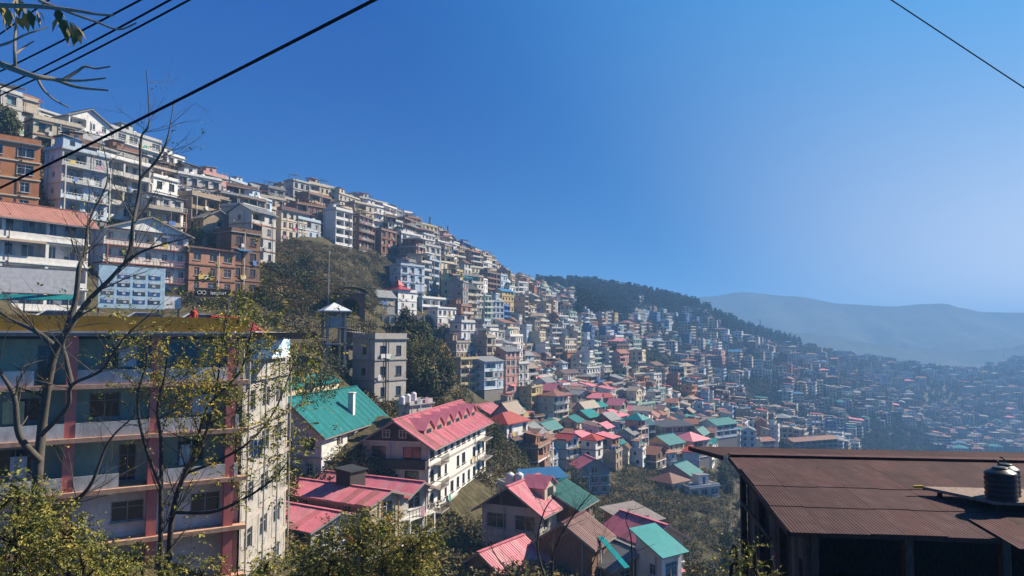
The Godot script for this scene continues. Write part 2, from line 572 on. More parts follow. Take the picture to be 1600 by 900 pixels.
func wall_row(D: Dictionary, o: Vector3, r: Vector3, nr: Vector3, w: float, sh: float, op: Array, wall: Color, lod: int, frame: Color, awning := false) -> void:
	var U := Vector3.UP
	var x := 0.0
	var W := pot(D, "wall", wall)
	for a in op:
		var x0: float = a[0]; var x1: float = a[1]; var b0: float = a[2]; var b1: float = a[3]; var dp: float = a[4]
		W = pot(D, "wall", wall)
		W.quad(o + r * x, o + r * x0, o + r * x0 + U * sh, o + r * x + U * sh)
		if b0 > 0.01: W.quad(o + r * x0, o + r * x1, o + r * x1 + U * b0, o + r * x0 + U * b0)
		if b1 < sh - 0.01: W.quad(o + r * x0 + U * b1, o + r * x1 + U * b1, o + r * x1 + U * sh, o + r * x0 + U * sh)
		var i := -nr * dp
		var p00 := o + r * x0 + U * b0; var p10 := o + r * x1 + U * b0; var p11 := o + r * x1 + U * b1; var p01 := o + r * x0 + U * b1
		W.quad(p00, p10, p10 + i, p00 + i)
		W.quad(p01 + i, p11 + i, p11, p01)
		W.quad(p00 + i, p01 + i, p01, p00)
		W.quad(p10, p11, p11 + i, p10 + i)
		if a[5] == 0:
			if lod == 0 and D.has("windows"):
				pot(D, "wall", wall * 0.5).quad(p00 + i, p10 + i, p11 + i, p01 + i)
				D.windows.append([(p00 + p10) * 0.5 + i + nr * 0.02, r, nr, x1 - x0, b1 - b0])
			else:
				pane(D, p00 + i, r, nr, x1 - x0, b1 - b0, lod, frame)
			if lod < 2:
				if awning:
					pot(D, "trim", wall * 0.8).box(p01 + r * (x1 - x0) * 0.5 + U * 0.1 + nr * 0.22, Vector3(x1 - x0 + 0.3, 0.08, 0.5), Basis(r, U, nr))
				pot(D, "trim", frame).box(p00 + r * (x1 - x0) * 0.5 - U * 0.04 + nr * 0.06, Vector3(x1 - x0 + 0.16, 0.08, 0.16), Basis(r, U, nr))
		else:
			# inner wall of the gallery with a door and a window in it
			var q := p00 + i - U * b0
			W = pot(D, "wall", wall * 0.92)
			W.quad(p00 + i, p10 + i, p11 + i, p01 + i)
			W.quad(q + nr * dp, q + r * (x1 - x0) + nr * dp, q + r * (x1 - x0), q)
			var ww := x1 - x0
			pane(D, p00 + i + r * ww * 0.12 + nr * 0.05 , r, nr, minf(1.0, ww * 0.3), b1 - b0 - 0.2, lod, frame)
			pane(D, p00 + i + r * ww * 0.52 + nr * 0.05, r, nr, minf(1.6, ww * 0.4), b1 - b0 - 0.25, lod, frame)
		x = x1
	W = pot(D, "wall", wall)
	W.quad(o + r * x, o + r * w, o + r * w + U * sh, o + r * x + U * sh)

func pane(D: Dictionary, p: Vector3, r: Vector3, nr: Vector3, w: float, h: float, lod: int, frame: Color) -> void:
	var U := Vector3.UP
	pot(D, "glass", Color(0.022, 0.028, 0.034)).quad(p, p + r * w, p + r * w + U * h, p + U * h)
	if lod == 2: return
	var e := nr * 0.03
	if rng.randf() < 0.3:   # a drawn curtain or a papered pane
		var x0 := 0.0 if rng.randf() < 0.5 else w * 0.5
		var hh := h * rf(0.6, 1.0)
		var q := p + r * x0 + nr * 0.015 + U * (h - hh)
		pot(D, "trim", pick([Color(0.45, 0.43, 0.4), Color(0.3, 0.34, 0.4), Color(0.36, 0.2, 0.14), Color(0.5, 0.46, 0.34), Color(0.16, 0.28, 0.3)])).quad(q, q + r * w * 0.5, q + r * w * 0.5 + U * hh, q + U * hh)
	var f := pot(D, "trim", frame)
	var t := 0.07
	f.quad(p + e, p + e + r * w, p + e + r * w + U * t, p + e + U * t)
	f.quad(p + e + U * (h - t), p + e + r * w + U * (h - t), p + e + r * w + U * h, p + e + U * h)
	f.quad(p + e, p + e + r * t, p + e + r * t + U * h, p + e + U * h)
	f.quad(p + e + r * (w - t), p + e + r * w, p + e + r * w + U * h, p + e + r * (w - t) + U * h)
	f.quad(p + e + r * (w * 0.5 - t * 0.5), p + e + r * (w * 0.5 + t * 0.5), p + e + r * (w * 0.5 + t * 0.5) + U * h, p + e + r * (w * 0.5 - t * 0.5) + U * h)

func gable(D: Dictionary, x0: float, x1: float, z0: float, z1: float, y: float, rise: float, along_x: bool, rc: Color, wall: Color, lod: int, over := 0.6) -> void:
	# ridge along x (or along z); z0 is the front (larger z)
	var R := pot(D, "roof", rc)
	var t := 0.09
	if D.has("sheets"):
		sheeted_gable(D, x0, x1, z0, z1, y, rise, along_x, rc, wall, over)
		return
	if along_x:
		var zm := (z0 + z1) * 0.5
		var k := rise / ((z0 - z1) * 0.5)
		var ye := y - over * k
		R.slab(Vector3(x0 - over, ye, z0 + over), Vector3(x1 + over, ye, z0 + over), Vector3(x1 + over, y + rise, zm), Vector3(x0 - over, y + rise, zm), t)
		R.slab(Vector3(x1 + over, ye, z1 - over), Vector3(x0 - over, ye, z1 - over), Vector3(x0 - over, y + rise, zm), Vector3(x1 + over, y + rise, zm), t)
		if lod < 2:
			var cnt := int((x1 - x0 + 2 * over) / 0.9)
			for i in cnt + 1:
				var x := lerpf(x0 - over, x1 + over, float(i) / cnt)
				R.bar(Vector3(x, ye + 0.02, z0 + over), Vector3(x, y + rise + 0.02, zm), 0.07, 0.06)
			R.bar(Vector3(x0 - over, y + rise + 0.03, zm), Vector3(x1 + over, y + rise + 0.03, zm), 0.36, 0.08)
		var W := pot(D, "wall", wall)
		W.tri(Vector3(x0, y, z1), Vector3(x0, y, z0), Vector3(x0, y + rise - 0.1, zm))
		W.tri(Vector3(x1, y, z0), Vector3(x1, y, z1), Vector3(x1, y + rise - 0.1, zm))
	else:
		var xm := (x0 + x1) * 0.5
		var k := rise / ((x1 - x0) * 0.5)
		var ye := y - over * k
		R.slab(Vector3(x1 + over, ye, z0 + over), Vector3(x1 + over, ye, z1 - over), Vector3(xm, y + rise, z1 - over), Vector3(xm, y + rise, z0 + over), t)
		R.slab(Vector3(x0 - over, ye, z1 - over), Vector3(x0 - over, ye, z0 + over), Vector3(xm, y + rise, z0 + over), Vector3(xm, y + rise, z1 - over), t)
		if lod < 2:
			var cnt := int((z0 - z1 + 2 * over) / 0.9)
			for i in cnt + 1:
				var z := lerpf(z0 + over, z1 - over, float(i) / cnt)
				R.bar(Vector3(x1 + over, ye + 0.02, z), Vector3(xm, y + rise + 0.02, z), 0.07, 0.06)
				R.bar(Vector3(x0 - over, ye + 0.02, z), Vector3(xm, y + rise + 0.02, z), 0.07, 0.06)
			R.bar(Vector3(xm, y + rise + 0.03, z0 + over), Vector3(xm, y + rise + 0.03, z1 - over), 0.36, 0.08)
		var W := pot(D, "wall", wall)
		W.tri(Vector3(x0, y, z0), Vector3(x1, y, z0), Vector3(xm, y + rise - 0.1, z0))
		W.tri(Vector3(x1, y, z1), Vector3(x0, y, z1), Vector3(xm, y + rise - 0.1, z1))

func sheeted_gable(D: Dictionary, x0: float, x1: float, z0: float, z1: float, y: float, rise: float, along_x: bool, rc: Color, wall: Color, over: float) -> void:
	# near roofs: every sheet of tin is a piece of its own, lapped over its neighbour
	var fr := Basis.IDENTITY if along_x else Basis(Vector3.UP, PI / 2)     # local frame whose x runs along the ridge
	var mid := Vector3((x0 + x1) * 0.5, y, (z0 + z1) * 0.5)
	var hl := ((x1 - x0) if along_x else (z0 - z1)) * 0.5 + over
	var hw := ((z0 - z1) if along_x else (x1 - x0)) * 0.5
	var k := rise / hw
	var ye := -over * k
	for s in [1.0, -1.0]:
		var cnt := maxi(2, int(hl * 2.0 / 0.95))
		for i in cnt:
			var xa := lerpf(-hl, hl, float(i) / cnt)
			var xb := lerpf(-hl, hl, float(i + 1) / cnt) + 0.04
			var lift := 0.012 * (i % 2) + rf(0.0, 0.012)
			var nn := Vector3(0, hw, s * rise).normalized() * lift
			var e := rf(-0.05, 0.05)
			var a := mid + fr * (Vector3(xa, ye - e * k, s * (hw + over + e)) + nn)
			var b := mid + fr * (Vector3(xb, ye - e * k, s * (hw + over + e)) + nn)
			var c2 := mid + fr * (Vector3(xb, rise, 0) + nn)
			var d := mid + fr * (Vector3(xa, rise, 0) + nn)
			var tn := rc * rf(0.93, 1.05)
			if not D.has("patched"): pass
			elif rng.randf() < 0.12: tn = rc.lerp(Color(0.24, 0.13, 0.09), rf(0.25, 0.6))
			elif rng.randf() < 0.15: tn = rc.lerp(Color(0.5, 0.42, 0.4), rf(0.15, 0.35))
			D.sheets.append([a, b, c2, d, tn] if s > 0 else [b, a, d, c2, tn])
	var R := pot(D, "roof", rc * 0.9)
	R.bar(mid + fr * Vector3(-hl, rise + 0.05, 0), mid + fr * Vector3(hl, rise + 0.05, 0), 0.4, 0.07)
	var W := pot(D, "wall", wall)
	var g0 := mid + fr * Vector3(-hl + over, 0, hw); var g1 := mid + fr * Vector3(-hl + over, 0, -hw); var g2 := mid + fr * Vector3(-hl + over, rise - 0.1, 0)
	W.tri(g1, g0, g2)
	g0 = mid + fr * Vector3(hl - over, 0, hw); g1 = mid + fr * Vector3(hl - over, 0, -hw); g2 = mid + fr * Vector3(hl - over, rise - 0.1, 0)
	W.tri(g0, g1, g2)
	# gutters and bargeboards
	var B := pot(D, "trim", Color(0.30, 0.27, 0.25))
	for s in [1.0, -1.0]:
		B.bar(mid + fr * Vector3(-hl, ye - 0.1, s * (hw + over)), mid + fr * Vector3(hl, ye - 0.1, s * (hw + over)), 0.12, 0.12)
		for e in [-hl, hl]: B.bar(mid + fr * Vector3(e, ye - 0.12, s * (hw + over)), mid + fr * Vector3(e, rise - 0.1, 0), 0.05, 0.2)

func hip(D: Dictionary, x0: float, x1: float, z0: float, z1: float, y: float, rise: float, rc: Color, over := 0.6) -> void:
	var R := pot(D, "roof", rc)
	var hz := (z0 - z1) * 0.5 + over
	var hx := (x1 - x0) * 0.5 + over
	var xm := (x0 + x1) * 0.5
	var zm := (z0 + z1) * 0.5
	var rx := maxf(hx - hz, 0.02)
	var rz := maxf(hz - hx, 0.02)
	var a := Vector3(xm - hx, y, zm + hz); var b := Vector3(xm + hx, y, zm + hz); var c := Vector3(xm + hx, y, zm - hz); var d := Vector3(xm - hx, y, zm - hz)
	var e := Vector3(xm - rx, y + rise, zm + rz); var f := Vector3(xm + rx, y + rise, zm + rz); var g := Vector3(xm + rx, y + rise, zm - rz); var h := Vector3(xm - rx, y + rise, zm - rz)
	R.quad(a, b, f, e); R.quad(b, c, g, f); R.quad(c, d, h, g); R.quad(d, a, e, h)
	R.quad(e, f, g, h)
	R.quad(d, c, b, a)
	for s in [[a, b], [b, c], [c, d], [d, a]]:
		R.bar(s[0] + Vector3.UP * -0.06, s[1] + Vector3.UP * -0.06, 0.08, 0.16)

func flat_top(D: Dictionary, w: float, dp: float, y: float, wall: Color, lod: int, rc: Color, extras := true) -> void:
	var S := pot(D, "roof", Color(0.34, 0.33, 0.31))
	S.box(Vector3(w * 0.5, y + 0.08, -dp * 0.5), Vector3(w + 0.7, 0.16, dp + 0.7))
	var W := pot(D, "trim", wall * 0.9)
	var ph := rf(0.5, 0.95)
	W.box(Vector3(w * 0.5, y + 0.16 + ph * 0.5, 0.0), Vector3(w + 0.1, ph, 0.14))
	W.box(Vector3(w * 0.5, y + 0.16 + ph * 0.5, -dp), Vector3(w + 0.1, ph, 0.14))
	W.box(Vector3(0.0, y + 0.16 + ph * 0.5, -dp * 0.5), Vector3(0.14, ph, dp - 0.14))
	W.box(Vector3(w, y + 0.16 + ph * 0.5, -dp * 0.5), Vector3(0.14, ph, dp - 0.14))
	if not extras: return
	var t := rng.randf()
	if t < 0.45:   # stair head with a tin lid
		var cx := w * rf(0.25, 0.7)
		var cw := minf(w * 0.45, 3.4)
		pot(D, "wall", wall * 0.9).box(Vector3(cx, y + 1.45, -dp * 0.6), Vector3(cw, 2.6, minf(3.0, dp * 0.5)))
		pot(D, "roof", rc).box(Vector3(cx, y + 2.85, -dp * 0.6), Vector3(cw + 0.7, 0.1, minf(3.0, dp * 0.5) + 0.7), Basis(Vector3(0, 0, 1), rf(-0.12, 0.12)))
		pot(D, "glass", Color(0.02, 0.026, 0.03)).quad(Vector3(cx - 0.45, y + 0.3, -dp * 0.6 + minf(3.0, dp * 0.5) * 0.5 + 0.03), Vector3(cx + 0.45, y + 0.3, -dp * 0.6 + minf(3.0, dp * 0.5) * 0.5 + 0.03), Vector3(cx + 0.45, y + 2.3, -dp * 0.6 + minf(3.0, dp * 0.5) * 0.5 + 0.03), Vector3(cx - 0.45, y + 2.3, -dp * 0.6 + minf(3.0, dp * 0.5) * 0.5 + 0.03))
	elif t < 0.75:   # unfinished columns
		for i in 3:
			for j in 2:
				pot(D, "trim", Color(0.33, 0.31, 0.28)).box(Vector3(w * (0.06 + 0.44 * i), y + 0.9, -dp * (0.06 + 0.88 * j)), Vector3(0.28, 1.6 + rf(0, 0.6), 0.28))
	if rng.randf() < 0.4:   # tin shelter over part of the terrace
		var sx := w * rf(0.0, 0.4)
		var sw := w * rf(0.3, 0.55)
		var cc: Color = ROOFC[pick(["grey", "rust", "teal", "pink", "tan", "brown", "red", "grey"])]
		pot(D, "roof", cc).slab(Vector3(sx, y + 2.2, 0.3), Vector3(sx + sw, y + 2.2, 0.3), Vector3(sx + sw, y + 2.9, -dp * 0.8), Vector3(sx, y + 2.9, -dp * 0.8), 0.06)
		for q in [[sx + 0.1, 0.0], [sx + sw - 0.1, 0.0], [sx + 0.1, -dp * 0.7], [sx + sw - 0.1, -dp * 0.7]]:
			pot(D, "trim", Color(0.2, 0.2, 0.2)).bar(Vector3(q[0], y, q[1]), Vector3(q[0], y + 2.3, q[1]), 0.1, 0.1)
	for i in rng.randi() % 4:
		pot(D, "trim", pick([Color(0.3, 0.28, 0.26), Color(0.5, 0.5, 0.5), Color(0.12, 0.12, 0.12), Color(0.3, 0.12, 0.08)])).box(Vector3(w * rf(0.1, 0.9), y + 0.5, -dp * rf(0.1, 0.9)), Vector3(rf(0.4, 1.5), rf(0.4, 1.2), rf(0.4, 1.2)), Basis(Vector3.UP, rf(0, 1)))
	for i in rng.randi() % 3:
		var col: Color = pick([Color(0.015, 0.016, 0.018), Color(0.72, 0.72, 0.72), Color(0.02, 0.10, 0.3)])
		pot(D, "water_tank", col).lathe(Vector3(w * rf(0.15, 0.85), y + 0.16, -dp * rf(0.2, 0.85)), [Vector2(0.01, 0), Vector2(0.55, 0.0), Vector2(0.55, 1.1), Vector2(0.3, 1.35), Vector2(0.01, 1.38)], 8 if lod < 2 else 5)

func clutter(H: Dictionary, D: Dictionary, w: float, dp: float, n: int, sh: float, bal: float) -> void:
	# washing on the balconies, drain pipes, small lean-tos
	for i in 1 + rng.randi() % 2:
		var x := rf(0.2, w - 0.2)
		pot(D, "pipe", pick([Color(0.5, 0.5, 0.5), Color(0.05, 0.05, 0.05), Color(0.25, 0.14, 0.1)])).bar(Vector3(x, 0.2, 0.24), Vector3(x, n * sh, 0.24), 0.1, 0.1)
	var z := rf(-dp + 0.3, -0.3)
	pot(D, "pipe", Color(0.25, 0.25, 0.25)).bar(Vector3(-0.24, 0.2, z), Vector3(-0.24, n * sh, z), 0.1, 0.1)
	var cloth := [Color(0.55, 0.1, 0.1), Color(0.65, 0.65, 0.65), Color(0.1, 0.2, 0.5), Color(0.6, 0.45, 0.1), Color(0.1, 0.35, 0.3), Color(0.5, 0.25, 0.35), Color(0.3, 0.3, 0.34)]
	for i in rng.randi() % 6:
		var k := 1 + rng.randi() % maxi(1, n - 1)
		var x := rf(0.3, w - 1.5)
		var cw := rf(0.5, 1.3)
		var y := k * sh + 1.0
		var zz := bal + 0.03 if bal > 0.0 else 0.3
		pot(D, "washing", pick(cloth)).quad(Vector3(x, y - rf(0.6, 1.0), zz + 0.04), Vector3(x + cw, y - rf(0.6, 1.0), zz + 0.04), Vector3(x + cw, y, zz), Vector3(x, y, zz))
	if rng.randf() < 0.35:   # tin lean-to against the front
		var x := rf(0.5, w * 0.5)
		var lw := rf(2.5, w * 0.5)
		var y := sh * (rng.randi() % maxi(1, n - 1)) + sh - 0.2
		pot(D, "awning", ROOFC[pick(["grey", "rust", "teal", "pink", "blue", "tan", "brown"])] * 0.9).slab(Vector3(x, y - 0.35, 1.3), Vector3(x + lw, y - 0.35, 1.3), Vector3(x + lw, y + 0.15, 0.05), Vector3(x, y + 0.15, 0.05), 0.05)

func house_parts(H: Dictionary, D: Dictionary) -> void:
	var w: float = H.w
	var dp: float = H.dp
	var n: int = H.n
	var sh: float = H.get("sh", 2.95)
	var lod: int = H.lod
	var wall: Color = H.wall
	var side: Color = H.get("side", wall)
	var frame: Color = H.get("frame", Color(0.6, 0.6, 0.58))
	var trim: Color = H.get("trim", wall * 0.75)
	var st: int = H.get("style", 0)
	var ss: int = H.get("side_style", 4)
	var top := n * sh
	var U := Vector3.UP
	facade(D, Vector3.ZERO, Vector3.RIGHT, Vector3(0, 0, 1), w, n, sh, st, wall, lod, frame, H.get("awning", false), H.get("base_style", -1))
	facade(D, Vector3(0, 0, -dp), Vector3(0, 0, 1), Vector3.LEFT, dp, n, sh, ss, side, lod, frame)
	if lod < 2: facade(D, Vector3(w, 0, 0), Vector3(0, 0, -1), Vector3.RIGHT, dp, n, sh, ss, side, lod, frame)
	else: pot(D, "wall", side).quad(Vector3(w, 0, 0), Vector3(w, 0, -dp), Vector3(w, top, -dp), Vector3(w, top, 0))
	var W := pot(D, "wall", side)
	W.quad(Vector3(w, 0, -dp), Vector3(0, 0, -dp), Vector3(0, top, -dp), Vector3(w, top, -dp))
	W.quad(Vector3(0, top, 0), Vector3(w, top, 0), Vector3(w, top, -dp), Vector3(0, top, -dp))
	# foundation running down into the slope
	var fd: float = H.get("found", 5.0)
	pot(D, "foundation", H.get("stone", Color(0.30, 0.275, 0.25))).box(Vector3(w * 0.5, -fd * 0.5, -dp * 0.5), Vector3(w - 0.06, fd, dp - 0.06))
	# floor slabs
	var proj_ := 0.16
	var bal: float = H.get("balcony", 0.0)
	for k in n + 1:
		if k == n and H.roof != "flat" and bal == 0.0: continue
		var y := k * sh
		var B := pot(D, "trim", trim)
		var hh := 0.2 if lod < 2 else 0.24
		B.box(Vector3(w * 0.5, y, -dp * 0.5), Vector3(w + proj_ * 2, hh, dp + proj_ * 2))
		if bal > 0.0 and k > 0 and (k < n or H.get("roof_slab", false)):
			B.box(Vector3(w * 0.5, y - 0.01, bal * 0.5), Vector3(w, hh * 0.8, bal))
		if bal > 0.0 and k > 0 and k < n:
			var rc: Color = H.get("railc", Color(0.5, 0.5, 0.48))
			var R := pot(D, "railing", rc)
			if lod == 2 or H.get("solid_rail", false):
				R.box(Vector3(w * 0.5, y + 0.55, bal - 0.05), Vector3(w, 0.75, 0.06))
			else:
				R.bar(Vector3(0, y + 1.0, bal - 0.05), Vector3(w, y + 1.0, bal - 0.05), 0.06, 0.06)
				R.bar(Vector3(0, y + 0.55, bal - 0.05), Vector3(w, y + 0.55, bal - 0.05), 0.04, 0.04)
				R.bar(Vector3(0.03, y + 1.0, 0), Vector3(0.03, y + 1.0, bal), 0.06, 0.06)
				var c := int(w / 0.6)
				for i in c + 1:
					R.bar(Vector3(w * i / c, y, bal - 0.05), Vector3(w * i / c, y + 1.0, bal - 0.05), 0.05, 0.05)
			for i in [0.02, 0.98]:
				pot(D, "trim", trim).box(Vector3(w * i, y - sh * 0.5, bal - 0.1), Vector3(0.2, sh - 0.2, 0.2))
	if lod < 2: clutter(H, D, w, dp, n, sh, bal)
	# roof
	var rcol: Color = H.get("rc", ROOFC.grey)
	var rise: float = H.get("rise", 1.6)
	match H.roof:
		"flat": flat_top(D, w, dp, top, wall, lod, rcol, H.get("extras", true))
		"gable_x": gable(D, 0, w, maxf(0.0, bal - 0.4), -dp, top, rise, true, rcol, side, lod, H.get("over", 0.6))
		"gable_z": gable(D, 0, w, maxf(0.0, bal - 0.4), -dp, top, rise, false, rcol, wall, lod, H.get("over", 0.6))
		"hip": hip(D, 0, w, bal, -dp, top + 0.1, rise, rcol)
		"shed":
			var R := pot(D, "roof", rcol)
			R.slab(Vector3(-0.5, top + 0.2, 0.6), Vector3(w + 0.5, top + 0.2, 0.6), Vector3(w + 0.5, top + 0.2 + rise, -dp - 0.5), Vector3(-0.5, top + 0.2 + rise, -dp - 0.5), 0.1)
			var q := pot(D, "wall", side)
			q.quad(Vector3(0, top, -dp), Vector3(0, top, 0), Vector3(0, top + 0.28, 0), Vector3(0, top + rise, -dp))
			q.quad(Vector3(w, top, 0), Vector3(w, top, -dp), Vector3(w, top + rise, -dp), Vector3(w, top + 0.28, 0))
			q.quad(Vector3(0, top, 0), Vector3(w, top, 0), Vector3(w, top + 0.28, 0), Vector3(0, top + 0.28, 0))

var PART_MAT := {"wall": "plaster", "foundation": "stone", "trim": "trim", "glass": "glass", "roof": "tin", "railing": "rail", "water_tank": "rail", "pipe": "rail", "washing": "paint", "awning": "tin"}
var PART_NAME := {"wall": "wall", "foundation": "foundation", "trim": "trim", "glass": "glazing", "roof": "roof", "railing": "railing", "water_tank": "water_tank", "pipe": "drain_pipe", "washing": "washing", "awning": "awning"}

func window_node(parent: Node3D, wn: Array, frame: Color) -> void:   # one window: frame with bars, pane as its sub-part
	var w: float = snappedf(wn[3], 0.05)
	var h: float = snappedf(wn[4], 0.05)
	var key := "win%.2f_%.2f_%s" % [w, h, frame.to_html()]
	if not mesh_store.has(key):
		var f := mb(frame)
		var t := 0.08
		for s in [[-w * 0.5 + t * 0.5, h * 0.5, t, h], [w * 0.5 - t * 0.5, h * 0.5, t, h], [0.0, h * 0.5, t * 0.7, h - 2 * t], [0.0, t * 0.5, w - 2 * t, t], [0.0, h - t * 0.5, w - 2 * t, t]]:
			f.box(Vector3(s[0], s[1], 0.04), Vector3(s[2], s[3], 0.06))
		f.box(Vector3(-w * 0.25, h * 0.68, 0.04), Vector3(w * 0.5 - t * 1.4, 0.04, 0.05))
		f.box(Vector3(w * 0.25, h * 0.68, 0.04), Vector3(w * 0.5 - t * 1.4, 0.04, 0.05))
		var g := mb()
		g.box(Vector3(0, h * 0.5, 0.02), Vector3(w - 0.06, h - 0.06, 0.015))
		mesh_store[key] = [f.mesh(), g.mesh()]
	var o := obj("window", mesh_store[key][0], M.paint, parent)
	o.transform = Transform3D(Basis(wn[1], Vector3.UP, wn[2]), wn[0])
	obj("pane", mesh_store[key][1], M.glass, o)

func put_house(H: Dictionary, at: Vector3, yaw: float, called: String, label: String, category := "house", group := "houses stacked on the hillside") -> Node3D:
	var D := {}
	if H.lod == 0: D["windows"] = []
	if H.lod == 0 and H.get("tin_sheets", true) and H.roof in ["gable_x", "gable_z"]: D["sheets"] = []
	if H.has("patched"): D["patched"] = true
	house_parts(H, D)
	var o := thing(called, label, category, at, yaw, group)
	for k in ["wall", "foundation", "trim", "glass", "roof", "railing", "water_tank", "pipe", "washing", "awning"]:
		if D.has(k):
			var e := obj(PART_NAME[k], D[k], M[PART_MAT[k]], o)
			if e and k in ["glass", "water_tank", "pipe", "washing"] : e.set_meta("kind", "stuff")
	if D.has("sheets"):
		var rn: Node = o.get_node("roof")
		for s in D.sheets:
			var q: Array = s
			var m := mb(q[4])
			m.slab(q[0], q[1], q[2], q[3], 0.02)
			var rib: Vector3 = (q[2] - q[1]).cross(q[0] - q[1]).normalized()
			for f in [0.04, 0.36, 0.68]:
				var p0: Vector3 = q[0].lerp(q[1], f)
				var p1: Vector3 = q[3].lerp(q[2], f)
				m.bar(p0 + rib * 0.015, p1 + rib * 0.015, 0.05, 0.035)
			obj("roof_sheet", m, M.tin, rn)
	if D.has("windows"):
		for wn in D.windows: window_node(o, wn, H.get("frame", Color(0.6, 0.6, 0.58)))
	return o

# ---------------------------------------------------------------- the town
var placed := []        # [x, z, radius]
var houses := []        # individually built fill houses waiting for their labels

func in_poly(p: Vector2, poly: Array) -> bool:
	var ins := false
	var j := poly.size() - 1
	for i in poly.size():
		var a: Array = poly[i]
		var b: Array = poly[j]
		if (a[1] > p.y) != (b[1] > p.y) and p.x < (b[0] - a[0]) * (p.y - a[1]) / float(b[1] - a[1]) + a[0]: ins = not ins
		j = i
	return ins

var BARE := [   # outlines (in the photograph) of ground without houses: scrub, landslip, woods
	[[392, 385], [470, 375], [600, 400], [650, 420], [600, 470], [560, 492], [400, 492]],
	[[630, 510], [700, 505], [718, 540], [700, 600], [690, 630], [628, 620]],
	[[722, 470], [750, 500], [800, 560], [770, 556], [730, 510]],
	[[835, 435], [1090, 440], [1110, 490], [1040, 500], [985, 470], [900, 462], [840, 462]],
	[[900, 475], [975, 478], [985, 512], [905, 515]],
	[[1080, 482], [1140, 492], [1250, 522], [1250, 552], [1140, 528]],
	[[985, 545], [1060, 570], [1080, 600], [1030, 600], [985, 575]],
	[[1150, 600], [1220, 600], [1225, 650], [1160, 650]],
	[[958, 718], [1040, 735], [1062, 800], [1040, 812], [990, 790], [958, 765]],
	[[1340, 665], [1460, 680], [1460, 720], [1340, 720]],
	[[1450, 600], [1500, 610], [1490, 640], [1430, 640]],
	[[-100, 470], [480, 480], [620, 500], [640, 640], [770, 680], [790, 715], [880, 745], [950, 780], [1100, 810], [1100, 1000], [-100, 1000]]]

func seen_from_camera(p: Vector3) -> bool:
	for i in range(1, 16):
		var q := p * (float(i) / 16.0)
		if -q.z > 25.0 and ground(q.x, q.z) > q.y: return false
	return true

var cells := {}
var hashed := 0

func free_spot(x: float, z: float, r: float) -> bool:
	while hashed < placed.size():   # newly placed things go into 20 m cells
		var q: Array = placed[hashed]
		hashed += 1
		var key := Vector2i(int(floor(q[0] / 20.0)), int(floor(q[1] / 20.0)))
		if not cells.has(key): cells[key] = []
		cells[key].append(q)
	var kx := int(floor(x / 20.0))
	var kz := int(floor(z / 20.0))
	for i in range(-1, 2):
		for j in range(-1, 2):
			var key := Vector2i(kx + i, kz + j)
			if not cells.has(key): continue
			for q in cells[key]:
				var dx: float = q[0] - x
				var dz: float = q[1] - z
				var rr: float = (q[2] + r)
				if dx * dx + dz * dz < rr * rr: return false
	return true

var WALLS := ["white", "white", "white", "white", "cream", "cream", "pale grey", "pale grey", "beige", "beige", "grey", "pale blue", "pale blue", "pink", "yellow", "orange", "brown", "brick", "blue", "pale green", "tan", "tan"]

func random_house(px: float, d: float) -> Dictionary:
	var wn: String = pick(WALLS if px > 640 else ["white", "white", "white", "cream", "cream", "pale grey", "pale grey", "beige", "beige", "tan", "grey", "brown", "brick", "pale blue"])
	if d < 350 and wn in ["blue", "orange"]: wn = "white"
	var H := {"wn": wn, "wall": PAL[wn] * rf(0.85, 1.08), "w": rf(6.0, 13.0) if rng.randf() < 0.85 else rf(13.0, 21.0), "dp": rf(4.2, 7.0), "n": 3 + rng.randi() % 3, "lod": 1, "style": pick([0, 0, 1, 1, 2, 2, 3, 3]), "side_style": pick([4, 4, 5, 0])}
	H.trim = pick([H.wall * 0.7, PAL["white"], PAL.brown, PAL.brick, PAL["grey"], H.wall * 0.85])
	H.frame = pick([Color(0.6, 0.6, 0.58), Color(0.12, 0.07, 0.05), Color(0.35, 0.36, 0.38)])
	if rng.randf() < 0.3: H.balcony = rf(0.9, 1.3)
	if rng.randf() < 0.4: H.awning = true
	var p := rng.randf()
	var low := clampf((px - 760.0) / 100.0, 0.0, 1.0) * clampf((1200.0 - px) / 120.0, 0.0, 1.0) * clampf((410.0 - d) / 110.0, 0.0, 1.0)   # the lower town has more tin roofs
	var flat := 0.62 - 0.46 * low
	if px < 640: flat = 0.86
	elif low < 0.2: flat = 0.74
	if p < flat: H.roof = "flat"
	elif p < maxf(0.82, flat + 0.06): H.roof = pick(["gable_x", "gable_z", "gable_x"])
	elif p < 0.92: H.roof = "hip"
	else: H.roof = "shed"
	H.rn = pick(["grey", "brown", "grey", "tan", "dark", "brown"] if px < 640 else ["pink", "teal", "grey", "brown", "rust", "grey", "tan", "blue", "tan", "brown", "rust", "grey", "dark", "brown"] if low < 0.3 else ["pink", "pink", "teal", "teal", "grey", "brown", "rust", "red", "tan", "grey", "rust", "brown", "tan"])
	H.rc = ROOFC[H.rn] * rf(0.85, 1.1)
	H.rise = rf(1.2, 2.2)
	H.plain = px < 640
	if low > 0.5: H.n = 2 + rng.randi() % 3
	if d > 450: H.n = 2 + rng.randi() % 4
	if px < 420: H.n = 3 + rng.randi() % 2
	if d > 450 and px > 950:
		H.w = rf(10.0, 21.0)
		H.dp = rf(8.0, 14.0)
		H.n = 3 + rng.randi() % 3
		H.side_style = pick([0, 0, 3, 3, 1])
		if rng.randf() < 0.45:
			H.wn = pick(["pale blue", "grey", "grey", "tan", "tan", "brick", "brown", "beige"])
			H.wall = PAL[H.wn] * rf(0.85, 1.05)
	if d < 245 and px > 640:
		H.n = 2 + rng.randi() % 2
		H.w = rf(5.0, 9.5)
		H.dp = rf(4.0, 6.0)
		H.sh = rf(2.5, 2.8)
	return H

